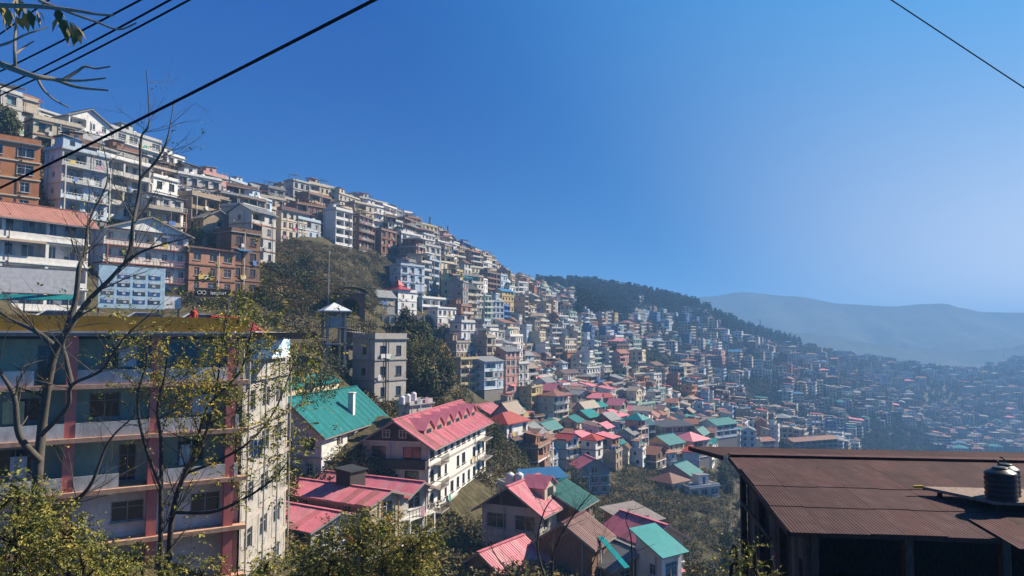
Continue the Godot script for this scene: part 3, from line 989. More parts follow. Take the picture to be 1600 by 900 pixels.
func scatter_town() -> void:
	var spots := []
	var tries := 0
	while tries < 30000 and spots.size() < 2300:
		tries += 1
		var px := rf(-40.0, 1640.0)
		var d := exp(rf(log(112.0), log(1750.0)))
		var x := (px - 800.0) / FPX * d
		var y := ground(x, -d)
		var s := proj(Vector3(x, y, -d))
		if s.y > 730 or s.y < 90: continue
		if px > 1100 and s.y > 716: continue
		if px < 425 and d < (145.0 if px < 250 else 168.0): continue
		if px >= 425 and px < 790 and d < 245: continue
		if px > 640 and d < (188.0 if px < 770 else 150.0): continue
		var bare := false
		for g in BARE:
			if in_poly(s, g):
				bare = true
				break
		if bare: continue
		if d > 950 and rng.randf() < 0.25 + (d - 950) / 2500.0: continue
		var H := random_house(px, d)
		var r: float = (H.w + H.dp) * 0.25 * ((0.74 if d > 245 else 0.86) if d < 560 else 0.98)
		if not free_spot(x, -d, r): continue
		if not seen_from_camera(Vector3(x, y + 7.0, -d)): continue
		placed.append([x, -d, r])
		H.at = Vector3(x, y, -d)
		H.px = px
		H.py = s.y
		H.d = d
		spots.append(H)
	spots.sort_custom(func(a, b): return a.w * a.n / (a.d * a.d) > b.w * b.n / (b.d * b.d))
	print("houses ", spots.size(), " tries ", tries, " ", Time.get_ticks_msec())
	var far := {"*": mb()}
	var k := 0
	for H in spots:
		var yaw := deg_to_rad(rf(52.0, 76.0) + clampf((H.px - 1000.0) / 200.0, 0.0, 1.0) * 8.0)
		var bs := Basis(Vector3.UP, yaw)
		# sit on the slope: the floor at the uphill side
		var c0: Vector3 = H.at - bs * Vector3(H.w * 0.5, 0, -H.dp * 0.5)
		var lo := 1e9
		var hi := -1e9
		for cc in [Vector3.ZERO, Vector3(H.w, 0, 0), Vector3(0, 0, -H.dp), Vector3(H.w, 0, -H.dp)]:
			var q: Vector3 = c0 + bs * cc
			var g := ground(q.x, q.z)
			lo = minf(lo, g)
			hi = maxf(hi, g)
		c0.y = lerpf(lo, hi, 0.3)
		H.found = c0.y - lo + 2.5
		if k < 236:
			k += 1
			var o := put_house(H, c0, yaw, "hill_house", "", "house")
			houses.append([o, H])
		else:
			H.lod = 2
			var D2 := {"*": mb()}
			house_parts(H, D2)
			var B: MB = D2["*"]
			var F: MB = far["*"]
			var off := F.v.size()
			for i in B.v.size():
				F.v.append(c0 + bs * B.v[i]); F.n.append(bs * B.n[i]); F.c.append(B.c[i])
			for i in B.ix: F.ix.append(i + off)
	label_houses()
	var fo := obj("distant_houses", far["*"], M.plaster)
	tag(fo, "small pale and coloured houses massed across the hazy far slopes", "houses", "", "stuff")
	print("town ", Time.get_ticks_msec(), " far tris ", far["*"].ix.size() / 3)

var LANDMARKS := [[20, 200, "the orange and cream house"], [60, 190, "the long cream house"], [150, 180, "the slate-roofed skyline house"], [180, 230, "the long grey apartment block"], [130, 290, "the near-black flank"], [30, 330, "the salmon roof"], [235, 370, "the red-brown banded building"], [320, 400, "the tan brick house"], [375, 400, "the tall brown house"],
	[292, 290, "the dark brown five-storey house"], [330, 290, "the narrow pinkish house"], [375, 310, "the white and blue hotel"], [440, 340, "the brown hipped roof"], [510, 330, "the tall brown skyline house"], [588, 370, "the coral pink house"], [620, 375, "the pale green house"], [671, 360, "the left radio mast"], [700, 380, "the thinner radio mast"],
	[635, 460, "the red pagoda roof"], [680, 480, "the broad white block"], [732, 580, "the yellow house"], [770, 590, "the pale blue house"], [735, 530, "the rose house"], [785, 615, "the teal hall"], [760, 520, "the bare landslip"], [960, 540, "the deep blue block"], [815, 680, "the teal dormered roof"], [860, 685, "the faded rose hip"], [920, 680, "the tan pyramid roof"],
	[1000, 670, "the long grey block"], [1140, 660, "the long teal roof"], [1280, 680, "the long brown block"], [1085, 685, "the vivid pink pyramid"], [910, 605, "the rose hipped roof"], [940, 490, "the dark grove"], [960, 445, "the wooded hilltop"], [1188, 510, "the mast on the wooded spur"], [1045, 590, "the dark gully wood"], [1185, 625, "the thicket in mid slope"]]

func label_houses() -> void:
	var numw := ["", "one", "two", "three", "four", "five", "six"]
	var rank := ["", ", second nearest", ", third nearest", ", fourth nearest", ", fifth nearest", ", sixth nearest", ", seventh nearest", ", eighth nearest"]
	var by := {}
	for h in houses:
		var H: Dictionary = h[1]
		var best := 0
		var bd := 1e9
		var cy: float = H.py - H.n * 1.5 / H.d * FPX
		for i in LANDMARKS.size():
			var q: Array = LANDMARKS[i]
			var dd: float = Vector2(q[0] - H.px, (q[1] - cy) * 1.3).length()
			if dd < bd:
				bd = dd
				best = i
		var L: Array = LANDMARKS[best]
		var dx: float = H.px - L[0]
		var dy: float = cy - L[1]
		var rel := ""
		if absf(dx) > 2.2 * absf(dy): rel = "right of" if dx > 0 else "left of"
		elif absf(dy) > 2.2 * absf(dx): rel = "below" if dy > 0 else "above"
		else: rel = ("below" if dy > 0 else "above") + ("-right of" if dx > 0 else "-left of")
		var roof: String = "flat roof" if H.roof == "flat" else "%s %s roof" % [H.rn, {"gable_x": "gabled", "gable_z": "gabled", "hip": "hipped", "shed": "lean-to"}[H.roof]]
		var base := "%s %s-floor house with %s, %s %s" % [H.wn, numw[mini(H.n, 6)], roof, rel, L[2]]
		if not by.has(base): by[base] = []
		by[base].append([bd, h[0]])
	for base in by:
		var arr: Array = by[base]
		arr.sort_custom(func(a, b): return a[0] < b[0])
		for i in arr.size():
			arr[i][1].set_meta("label", base + rank[mini(i, 7)])

# ---------------------------------------------------------------- houses that the photograph shows one by one
func hero(px: float, py: float, d: float, yaw_deg: float, H: Dictionary, called: String, label: String, category := "house", group := "houses stacked on the hillside") -> Node3D:
	# px, py: where the eaves meet the near corner of the house
	if yaw_deg < 50.0 and px < 1000 and d > 86.0 and not H.has("keep"):   # turn with the contour of the slope, keeping the width that shows
		var va := rad_to_deg(atan((800.0 - px) / FPX))
		var nw := yaw_deg + (24.0 if px < 680 else lerpf(20.0, 6.0, clampf((px - 680.0) / 250.0, 0.0, 1.0)))
		H.w *= clampf(cos(deg_to_rad(yaw_deg - va)) / cos(deg_to_rad(nw - va)), 1.0, 1.7)
		H.dp *= clampf(sin(deg_to_rad(maxf(yaw_deg - va, 8.0))) / sin(deg_to_rad(maxf(nw - va, 10.0))), 0.6, 1.0)
		yaw_deg = nw
	if not H.has("painted_flank"): H.erase("side")
	var yaw := deg_to_rad(yaw_deg)
	var bs := Basis(Vector3.UP, yaw)
	var at := P(px, py, d)
	at.y -= H.n * H.get("sh", 2.95)
	var lo := at.y
	for cc in [Vector3.ZERO, Vector3(H.w, 0, 0), Vector3(0, 0, -H.dp), Vector3(H.w, 0, -H.dp)]:
		var q: Vector3 = at + bs * cc
		lo = minf(lo, ground(q.x, q.z))
	H.found = at.y - lo + 1.5
	if not H.has("lod"): H.lod = 0 if d < 205 else 1
	var mid: Vector3 = at + bs * Vector3(H.w * 0.5, 0, -H.dp * 0.5)
	placed.append([mid.x, mid.z, (H.w + H.dp) * 0.26])
	if H.w > H.dp * 1.8:
		for f in [0.15, 0.85]:
			var e: Vector3 = at + bs * Vector3(H.w * f, 0, -H.dp * 0.5)
			placed.append([e.x, e.z, H.dp * 0.5])
	return put_house(H, at, yaw, called, label, category, group)

func dormer(parent: Node3D, x: float, w: float, y: float, z_face: float, z_back: float, hgt: float, rc: Color, wallc: Color) -> void:
	var o := mb(wallc)
	o.box(Vector3(x, y + hgt * 0.5, (z_face + z_back) * 0.5), Vector3(w, hgt, z_face - z_back))
	o.tri(Vector3(x - w * 0.5, y + hgt, z_face), Vector3(x + w * 0.5, y + hgt, z_face), Vector3(x, y + hgt + w * 0.3, z_face))
	var dn := obj("dormer", o, M.plaster, parent)
	var r := mb(rc)
	var e := 0.25
	r.slab(Vector3(x + w * 0.5 + e, y + hgt - e * 0.6, z_face + e), Vector3(x + w * 0.5 + e, y + hgt - e * 0.6, z_back), Vector3(x, y + hgt + w * 0.32, z_back), Vector3(x, y + hgt + w * 0.32, z_face + e), 0.07)
	r.slab(Vector3(x - w * 0.5 - e, y + hgt - e * 0.6, z_back), Vector3(x - w * 0.5 - e, y + hgt - e * 0.6, z_face + e), Vector3(x, y + hgt + w * 0.32, z_face + e), Vector3(x, y + hgt + w * 0.32, z_back), 0.07)
	obj("dormer_roof", r, M.tin, dn)
	var g := mb()
	g.box(Vector3(x, y + hgt * 0.55, z_face + 0.02), Vector3(w * 0.5, hgt * 0.6, 0.05))
	obj("pane", g, M.glass, dn)

func left_hill() -> void:
	var wf := Color(0.72, 0.72, 0.7)
	var bf := Color(0.10, 0.06, 0.045)
	hero(-70, 322, 88, 34, {"w": 15.0, "dp": 9.0, "n": 4, "sh": 3.1, "wall": PAL["white"], "style": 1, "trim": PAL["white"], "frame": wf, "roof": "gable_x", "rise": 1.9, "over": 0.9, "rc": Color(0.46, 0.22, 0.17), "wn": "white"}, "terrace_building", "long white terraced building with salmon tin roof behind the blank billboard", "building", "")
	var b := hero(163, 354, 121, 30, {"w": 13.5, "dp": 8, "n": 4, "wall": PAL["white"], "style": 2, "side_style": 5, "trim": Color(0.34, 0.13, 0.09), "frame": wf, "roof": "gable_z", "rise": 2.6, "rc": Color(0.10, 0.095, 0.1), "balcony": 0.9, "railc": Color(0.3, 0.13, 0.09), "awning": true}, "pediment_building", "white building with red-brown floor bands and a dark gable above the picture billboard", "building", "")
	hero(296, 388, 132, 32, {"w": 8.2, "dp": 6, "n": 4, "sh": 2.8, "wall": PAL.brick * 1.25, "style": 0, "side_style": 5, "trim": PAL.brown, "frame": Color(0.5, 0.42, 0.34), "roof": "shed", "rise": 0.9, "rc": ROOFC.brown}, "brick_house", "tan brick house with small windows above the black shop sign", "house", "")
	hero(362, 362, 141, 34, {"w": 5.6, "dp": 8, "n": 4, "sh": 3.1, "wall": PAL.brown, "style": 0, "trim": PAL.brick, "frame": Color(0.2, 0.08, 0.05), "roof": "flat", "stone": Color(0.42, 0.36, 0.31), "extras": false}, "brown_house", "tall dark brown house with red pillars beside the scrubby slope", "house", "")
	hero(-30, 214, 116, 22, {"w": 8.4, "dp": 7, "n": 4, "wall": PAL.orange, "style": 3, "trim": PAL.cream, "frame": wf, "roof": "flat"}, "orange_house", "orange and cream house with broad white windows at the edge of the photo", "house", "")
	hero(98, 232, 128, 38, {"w": 7.5, "dp": 9, "n": 4, "wall": PAL["pale blue"], "style": 2, "trim": PAL["pale grey"], "frame": wf, "roof": "flat", "balcony": 1.0}, "grey_house", "house with shaded flank and pale blue balconied front above the salmon roof", "house", "")
	hero(18, 186, 148, 40, {"w": 17, "dp": 9, "n": 2, "wall": PAL.cream * 1.1, "style": 3, "trim": PAL["white"], "frame": bf, "roof": "gable_x", "rise": 2.0, "rc": ROOFC.grey * 1.6}, "cream_house", "long cream house with wide dark windows under a pale roof near the skyline", "house", "")
	hero(108, 178, 163, 42, {"w": 8.5, "dp": 10, "n": 3, "wall": PAL["white"] * 0.9, "side_style": 5, "style": 2, "trim": PAL["pale grey"], "frame": wf, "roof": "gable_z", "rise": 2.6, "rc": ROOFC.dark}, "gabled_house", "white house with dark gable and slate roof standing on the left skyline")
	hero(142, 190, 172, 46, {"w": 17, "dp": 8, "n": 5, "wall": PAL["pale grey"], "style": 3, "trim": PAL["white"], "frame": wf, "roof": "flat", "balcony": 0.8}, "grey_apartment_block", "long pale grey apartment block with many windows behind the bare tree top", "building")
	hero(140, 246, 148, 38, {"w": 12, "dp": 8, "n": 4, "wall": PAL.cream, "style": 1, "trim": PAL["white"], "frame": bf, "roof": "flat", "balcony": 1.0}, "balcony_house", "cream house with stacked galleries between two bare branches on the left hill")
	hero(222, 258, 168, 40, {"w": 9, "dp": 8, "n": 5, "wall": PAL.beige, "style": 1, "trim": PAL.brown, "frame": bf, "roof": "flat"}, "brown_gallery_house", "beige and brown house with open galleries on every floor, left hill")
	hero(274, 262, 186, 42, {"w": 9.5, "dp": 7, "n": 5, "wall": PAL.tan * 0.6, "style": 0, "trim": PAL.beige, "frame": wf, "roof": "shed", "rc": ROOFC.brown}, "dark_window_house", "dark brown five-storey house with rows of small white-framed windows")
	hero(318, 272, 196, 40, {"w": 6.2, "dp": 6, "n": 5, "wall": PAL.pink * 0.95, "style": 2, "trim": PAL.cream, "frame": wf, "roof": "flat"}, "pink_house", "narrow pinkish five-storey house left of the white and blue hotel")
	hero(318, 338, 163, 30, {"w": 6.5, "dp": 7, "n": 2, "wall": PAL.tan, "style": 4, "trim": PAL.grey, "frame": bf, "roof": "gable_z", "rise": 2.0, "rc": ROOFC.grey * 0.6}, "low_grey_house", "low grey gabled house above the brick house on the left hill")
	hero(348, 298, 236, 36, {"w": 15, "dp": 8, "n": 4, "wall": PAL["white"] * 1.05, "style": 1, "trim": Color(0.16, 0.32, 0.60), "frame": Color(0.12, 0.3, 0.6), "roof": "flat"}, "white_hotel", "bright white hotel with blue floor bands near the ridge", "building")
	hero(392, 292, 285, 40, {"w": 11, "dp": 8, "n": 4, "wall": PAL.beige, "style": 2, "trim": PAL.cream, "roof": "flat"}, "ridge_house", "beige house with roof clutter on the ridge right of the white hotel")
	hero(436, 298, 275, 40, {"w": 10, "dp": 8, "n": 4, "wall": PAL.cream * 0.9, "style": 3, "trim": PAL["pale grey"], "roof": "flat"}, "ridge_house", "cream house stepping down the ridge above the hipped brown roof")
	hero(440, 328, 226, 38, {"w": 8.5, "dp": 9, "n": 4, "wall": PAL.beige * 1.15, "style": 0, "trim": PAL.cream, "frame": bf, "roof": "hip", "rise": 2.0, "rc": ROOFC.brown * 0.8}, "hipped_house", "cream house with dark flank and brown hipped roof topping the scrubby slope")
	hero(466, 342, 232, 42, {"w": 8, "dp": 7, "n": 4, "wall": PAL["pale blue"], "style": 2, "trim": PAL["white"], "roof": "flat"}, "slope_house", "pale blue house crowning the scrubby slope beside the hipped brown roof")
	hero(497, 310, 300, 42, {"w": 10, "dp": 10, "n": 5, "wall": PAL.tan, "style": 1, "trim": PAL.brown, "roof": "flat"}, "ridge_house", "tall brown house with galleries on the skyline over the scrubby slope")
	hero(577, 360, 352, 36, {"w": 9.5, "dp": 7, "n": 4, "wall": Color(0.72, 0.20, 0.22), "style": 1, "trim": Color(0.75, 0.35, 0.35), "roof": "flat", "extras": false}, "coral_house", "coral pink house standing out on the upper hillside")
	hero(548, 352, 330, 40, {"w": 9, "dp": 8, "n": 4, "wall": PAL.tan, "style": 2, "trim": PAL.cream, "roof": "gable_x", "rc": ROOFC.brown}, "brown_roof_house", "tan house with brown roof just left of the coral pink house")
	hero(612, 362, 365, 38, {"w": 8, "dp": 7, "n": 4, "wall": PAL["pale green"] * 0.7, "style": 3, "trim": PAL["white"], "roof": "flat"}, "green_house", "pale green house just right of the coral pink house")

func mid_hill() -> void:
	var wf := Color(0.72, 0.72, 0.7)
	# temple with a pagoda roof
	var t := hero(622, 456, 248, 34, {"w": 7.2, "dp": 5.5, "n": 3, "sh": 2.9, "wall": PAL["white"] * 1.08, "side": Color(0.06, 0.13, 0.24), "painted_flank": true, "side_style": 5, "style": 4, "trim": PAL["white"], "roof": "flat", "extras": false}, "white_shrine", "white shrine with dark blue flank and pointed red pagoda roof", "shrine", "")
	var r := mb(Color(0.46, 0.035, 0.045))
	var y0 := 3 * 2.9 + 0.9
	for lv in [[3.6, 0.0, 1.5, 1.1], [1.6, 1.5, 0.12, 2.0]]:
		var a: float = lv[0]; var c: float = lv[2]
		var lo: float = y0 + lv[1]
		var hi: float = lo + lv[3]
		var m := Vector3(3.2, 0, -2.7)
		for k in 4:
			var b1 := Basis(Vector3.UP, k * PI / 2)
			r.quad(m + b1 * Vector3(-a, lo, a), m + b1 * Vector3(a, lo, a), m + b1 * Vector3(c, hi, c), m + b1 * Vector3(-c, hi, c))
	obj("pagoda_roof", r, M.tin, t)
	hero(590, 462, 236, 30, {"w": 6.0, "dp": 8, "n": 2, "wall": PAL["grey"], "side_style": 5, "style": 4, "trim": PAL.grey, "roof": "gable_x", "rise": 2.2, "rc": ROOFC.grey}, "grey_shed", "grey gabled shed left of the white shrine", "house", "")
	hero(660, 466, 262, 36, {"w": 14, "dp": 8, "n": 4, "wall": PAL["white"] * 1.05, "style": 1, "trim": PAL["pale blue"], "roof": "flat"}, "white_block", "broad white block of galleries right of the white shrine")
	hero(684, 482, 255, 40, {"w": 8, "dp": 6, "n": 3, "wall": PAL["white"] * 1.05, "style": 0, "trim": PAL["white"], "roof": "flat", "extras": false}, "white_house", "plain white house below the broad white block")
	hero(720, 562, 232, 40, {"w": 7.0, "dp": 7, "n": 4, "sh": 2.7, "wall": PAL.yellow, "side_style": 5, "style": 1, "trim": PAL.brown, "roof": "flat"}, "yellow_house", "yellow house with dark flank standing on the bushy spur")
	hero(757, 566, 238, 40, {"w": 8.0, "dp": 6, "n": 3, "wall": PAL["pale blue"] * 1.1, "style": 2, "trim": PAL["white"], "roof": "shed", "rc": ROOFC.grey}, "pale_blue_house", "pale blue house right of the yellow house with dark flank")
	hero(715, 540, 262, 38, {"w": 9.0, "dp": 6, "n": 3, "wall": PAL.pink, "style": 1, "trim": PAL.cream, "roof": "gable_x", "rc": ROOFC.tan}, "rose_house", "rose coloured house just above the yellow house with dark flank")
	hero(775, 620, 289, 70, {"w": 13.0, "dp": 15.6, "n": 2, "wall": PAL.cream, "style": 0, "trim": PAL["white"], "roof": "gable_x", "rise": 2.9, "rc": ROOFC.teal}, "teal_hall", "long hall with low teal roof behind the pink-roofed hotel")
	hero(770, 648, 165, 62, {"w": 7, "dp": 9, "n": 2, "wall": PAL.pink, "style": 3, "trim": PAL["white"], "roof": "gable_x", "rise": 2.0, "rc": ROOFC.pink, "patched": true}, "pink_annex", "small pink-roofed annex at the far end of the pink-roofed hotel")
	hero(815, 690, 224, 58, {"w": 8.4, "dp": 10.5, "n": 3, "sh": 2.8, "wall": PAL.cream * 1.1, "side_style": 5, "style": 0, "trim": PAL["white"], "frame": Color(0.1, 0.06, 0.04), "roof": "gable_x", "rise": 3.1, "rc": ROOFC.teal}, "teal_roof_house", "cream three-storey house with teal dormered roof and dark flank")
	hero(800, 668, 243, 40, {"w": 16.2, "dp": 8.1, "n": 3, "wall": PAL["white"], "style": 3, "trim": PAL["white"], "roof": "gable_x", "rise": 1.9, "rc": ROOFC.grey}, "long_white_house", "long white house with grey roof between hotel and teal dormered roof")
	hero(852, 690, 227, 30, {"w": 9.1, "dp": 8.4, "n": 3, "wall": PAL["pale green"], "style": 2, "trim": PAL["white"], "roof": "hip", "rise": 2.2, "rc": ROOFC.rust * 1.5}, "rose_hip_house", "pale green house with faded rose hipped roof right of the teal dormered roof")
	hero(906, 730, 195, 8, {"w": 8.0, "dp": 10.5, "n": 3, "sh": 2.5, "wall": PAL["pale blue"] * 0.5, "style": 0, "side_style": 5, "trim": PAL["pale blue"], "roof": "gable_z", "rise": 2.1, "rc": ROOFC.pink * 1.1, "patched": true}, "slate_blue_house", "slate blue house with bright pink roof at the head of the scrubby bank")
	hero(900, 690, 213, 35, {"w": 9.9, "dp": 9.9, "n": 3, "wall": PAL.beige, "style": 2, "trim": PAL["white"], "roof": "hip", "rise": 2.3, "rc": ROOFC.pink, "patched": true}, "pink_hip_house", "beige house with pink hipped roof above the slate blue house")
	hero(930, 676, 238, 48, {"w": 10.9, "dp": 10.9, "n": 3, "wall": PAL["white"], "style": 3, "trim": PAL.tan, "roof": "hip", "rise": 2.7, "rc": ROOFC.tan}, "tan_roof_house", "white house with tan pyramid roof left of the long grey block")
	hero(955, 668, 258, 26, {"w": 19.2, "dp": 9.6, "n": 3, "wall": PAL["grey"], "style": 1, "trim": PAL["pale grey"], "roof": "gable_x", "rise": 1.7, "rc": Color(0.03, 0.11, 0.15)}, "long_grey_block", "long grey galleried block with dark blue-green roof", "building")
	hero(1034, 668, 270, 22, {"w": 14.4, "dp": 9.6, "n": 3, "wall": PAL["grey"] * 1.3, "style": 1, "trim": PAL["white"], "roof": "shed", "rise": 1.2, "rc": ROOFC.dark}, "grey_gallery_block", "grey galleried block continuing right of the dark blue-green roof", "building")
	hero(1022, 710, 245, 30, {"w": 9.7, "dp": 9.7, "n": 3, "wall": PAL["white"] * 0.8, "side_style": 5, "style": 2, "trim": PAL["white"], "roof": "hip", "rise": 2.3, "rc": ROOFC.rust * 1.4}, "salmon_roof_house", "white house with salmon hipped roof above the scrubby bank")
	hero(1078, 742, 226, 52, {"w": 8.4, "dp": 10.2, "n": 3, "wall": PAL.pink, "side_style": 5, "style": 0, "trim": PAL["white"], "roof": "gable_x", "rise": 2.7, "rc": ROOFC.teal}, "teal_cottage", "cottage with sharp teal roof and dark flank near the brown shed's tip")
	hero(1045, 694, 250, 45, {"w": 9.5, "dp": 9.5, "n": 3, "wall": PAL.yellow, "style": 0, "trim": PAL["white"], "roof": "gable_x", "rise": 2.4, "rc": ROOFC.teal}, "teal_roof_villa", "yellow house with teal roof above the salmon hipped roof")
	hero(1082, 690, 260, 40, {"w": 9.8, "dp": 9.1, "n": 2, "wall": PAL.beige, "style": 2, "trim": PAL["white"], "roof": "hip", "rise": 2.5, "rc": ROOFC.pink * 1.1, "patched": true}, "pink_pyramid_house", "beige house with vivid pink pyramid roof over the brown shed's tip")
	hero(1050, 756, 206, 40, {"w": 7.7, "dp": 7.9, "n": 3, "wall": PAL.cream, "style": 0, "side_style": 5, "trim": PAL.cream, "roof": "hip", "rise": 2.1, "rc": ROOFC.rust * 0.7}, "maroon_roof_cottage", "small cream cottage with maroon roof at the right of the bank")
	hero(1078, 764, 206, 25, {"w": 10.4, "dp": 6.9, "n": 3, "wall": PAL["white"], "style": 3, "trim": PAL["white"], "roof": "flat"}, "white_step_house", "white flat-roofed house squeezed beside the brown shed")
	hero(950, 524, 520, 30, {"w": 14, "dp": 9, "n": 6, "wall": PAL.blue * 1.2, "style": 1, "trim": PAL.blue * 1.6, "roof": "flat"}, "blue_tower_block", "tall deep blue block standing among the pale houses", "building")
	hero(1120, 664, 330, 38, {"w": 15, "dp": 10, "n": 2, "wall": PAL["pale blue"], "style": 1, "trim": PAL["white"], "roof": "gable_x", "rise": 2.2, "rc": ROOFC.teal}, "long_teal_house", "long pale blue house with teal roof amid the lower town")
	hero(1240, 690, 420, 24, {"w": 34, "dp": 9, "n": 4, "wall": PAL.brown * 1.5, "style": 1, "trim": PAL.tan, "roof": "gable_x", "rise": 1.6, "rc": ROOFC.rust}, "long_brown_block", "long brown galleried block with rust roof just over the brown shed", "building")
	hero(1180, 690, 400, 24, {"w": 14, "dp": 9, "n": 2, "wall": PAL.pink, "style": 1, "trim": PAL["white"], "roof": "gable_x", "rise": 1.4, "rc": ROOFC.rust * 1.3}, "long_salmon_house", "salmon house with rust roof left of the long brown block")
	hero(880, 606, 330, 30, {"w": 13, "dp": 9, "n": 2, "wall": PAL.brown, "style": 1, "trim": PAL.tan, "roof": "hip", "rise": 1.6, "rc": Color(0.40, 0.15, 0.15)}, "wide_rose_hip_house", "wide low house with faded rose hipped roof in the lower town")
	hero(915, 622, 310, 26, {"w": 14, "dp": 8, "n": 2, "wall": PAL.tan, "style": 1, "trim": PAL.brown, "roof": "gable_x", "rise": 1.5, "rc": ROOFC.red}, "wide_red_roof_house", "wide house with dull red roof below the rose hipped roof")

func slope_heroes() -> void:
	var wf := Color(0.72, 0.72, 0.7)
	var bf := Color(0.08, 0.05, 0.04)
	# concrete tower
	hero(586, 530, 121, 33, {"w": 5.8, "dp": 8.5, "n": 4, "sh": 3.45, "wall": Color(0.42, 0.40, 0.37), "style": 0, "side_style": 4, "trim": Color(0.30, 0.28, 0.26), "frame": bf, "roof": "flat", "extras": false}, "concrete_tower", "narrow bare concrete tower house with dark flank above the teal roof", "house", "")
	hero(545, 540, 127, 33, {"w": 5.6, "dp": 7, "n": 5, "sh": 3.3, "wall": Color(0.22, 0.205, 0.19), "style": 1, "side_style": 1, "trim": Color(0.25, 0.23, 0.21), "frame": bf, "roof": "flat", "extras": true}, "dark_concrete_frame", "dark unfinished concrete frame attached left of the concrete tower", "building", "")
	# teal-roofed house: its long eaves run away from the camera
	var tl := hero(503, 676, 88.5, 80, {"w": 21.5, "dp": 9.4, "n": 2, "sh": 3.0, "wall": PAL["white"] * 0.95, "style": 3, "side_style": 0, "trim": Color(0.42, 0.40, 0.38), "frame": wf, "roof": "gable_x", "rise": 4.1, "over": 0.7, "rc": Color(0.002, 0.225, 0.235), "stone": Color(0.35, 0.33, 0.31)}, "teal_roof_house", "house under the big smooth teal roof with a white chimney", "house", "")
	var c := mb(PAL["white"])
	c.box(Vector3(12.2, 7.6 + 0.6, -1.3), Vector3(0.75, 3.2, 0.75))
	c.box(Vector3(12.2, 9.85, -1.3), Vector3(0.95, 0.14, 0.95))
	obj("chimney", c, M.plaster, tl)
	var up := mb(PAL.cream)
	up.box(Vector3(10.5, 10.3, -6.2), Vector3(17, 1.3, 0.2))
	obj("upper_wall", up, M.plaster, tl)
	var ur := mb(Color(0.002, 0.225, 0.235))
	ur.slab(Vector3(1.5, 10.95, -5.8), Vector3(19.5, 10.95, -5.8), Vector3(19.5, 12.1, -8.6), Vector3(1.5, 12.1, -8.6), 0.08)
	obj("upper_roof", ur, M.tin, tl)
	# pink-roofed hotel
	var ht := hero(670, 692, 92, 78, {"w": 29, "dp": 8.8, "n": 4, "sh": 2.95, "wall": PAL["white"], "style": 0, "side_style": 3, "trim": Color(0.46, 0.42, 0.37), "frame": bf, "roof": "gable_x", "rise": 2.8, "over": 1.1, "rc": ROOFC.pink, "stone": Color(0.4, 0.37, 0.34), "patched": true}, "pink_roof_hotel", "big white hotel with dormered pink roof and shaded gable end", "hotel", "")
	var top := 4 * 2.95
	for i in 6:
		dormer(ht, 3.6 + i * 4.4, 3.7, top + 0.3, -1.2, -4.4, 1.15, ROOFC.pink, Color(0.42, 0.20, 0.19))
	for k in range(1, 4):
		for s in [[1.2, 4.6], [23.5, 28.8]]:
			var bb := mb(Color(0.36, 0.33, 0.30))
			var xm: float = (s[0] + s[1]) * 0.5
			bb.box(Vector3(xm, k * 2.95 - 0.02, 0.65), Vector3(s[1] - s[0], 0.14, 1.3))
			var bo := obj("balcony", bb, M.plaster, ht)
			var rl := mb(Color(0.05, 0.045, 0.045))
			rl.bar(Vector3(s[0], k * 2.95 + 1.0, 1.25), Vector3(s[1], k * 2.95 + 1.0, 1.25), 0.06, 0.06)
			rl.bar(Vector3(s[0], k * 2.95 + 1.0, 0), Vector3(s[0], k * 2.95 + 1.0, 1.25), 0.06, 0.06)
			rl.bar(Vector3(s[0], k * 2.95 + 0.5, 1.25), Vector3(s[1], k * 2.95 + 0.5, 1.25), 0.04, 0.04)
			for j in 14:
				var x := lerpf(s[0], s[1], j / 13.0)
				rl.bar(Vector3(x, k * 2.95, 1.25), Vector3(x, k * 2.95 + 1.0, 1.25), 0.035, 0.035)
			obj("railing", rl, M.rail, bo)
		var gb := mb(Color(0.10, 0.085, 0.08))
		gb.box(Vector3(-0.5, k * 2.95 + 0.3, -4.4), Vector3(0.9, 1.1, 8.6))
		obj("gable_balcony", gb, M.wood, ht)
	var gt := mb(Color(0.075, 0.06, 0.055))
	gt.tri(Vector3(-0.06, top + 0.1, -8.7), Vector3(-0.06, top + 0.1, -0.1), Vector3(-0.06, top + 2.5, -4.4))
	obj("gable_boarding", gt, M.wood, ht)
	for z in [-5.6, -3.4]:
		window_node(ht, [Vector3(-0.1, top + 0.5, z), Vector3(0, 0, 1), Vector3.LEFT, 1.0, 1.0], wf)
	# the row of smaller pink roofs in front of it
	hero(628, 772, 80, 62, {"w": 4.8, "dp": 12.5, "n": 3, "sh": 2.7, "wall": PAL["pale grey"], "style": 3, "side_style": 4, "trim": PAL["white"], "frame": wf, "roof": "gable_z", "rise": 1.0, "rc": ROOFC.pink, "balcony": 1.1, "railc": Color(0.2, 0.2, 0.2), "patched": true}, "pink_gable_house", "pink gabled house with front balconies nearest the hotel's shaded gable", "house", "low pink-roofed houses below the hotel")
	hero(578, 786, 74, 60, {"w": 5.4, "dp": 12, "n": 2, "sh": 2.7, "wall": PAL.beige, "style": 3, "side_style": 4, "trim": PAL["white"], "frame": wf, "roof": "gable_z", "rise": 0.8, "rc": ROOFC.pink * 1.05, "patched": true}, "pink_gable_house", "middle pink gabled house with a dark cabin on its roof", "house", "low pink-roofed houses below the hotel")
	hero(486, 826, 69, 58, {"w": 6.6, "dp": 9, "n": 2, "sh": 2.7, "wall": PAL["pale grey"], "style": 3, "side_style": 0, "trim": PAL["white"], "frame": wf, "roof": "gable_z", "rise": 0.95, "rc": ROOFC.pink * 1.1, "patched": true}, "pink_gable_house", "lowest pink gabled house behind the bushy shrub, nearest the white side wall", "house", "low pink-roofed houses below the hotel")
	var cab := thing("rooftop_cabin", "small dark cabin with tin lid standing on the middle pink roof", "cabin", P(548, 752, 80), deg_to_rad(60))
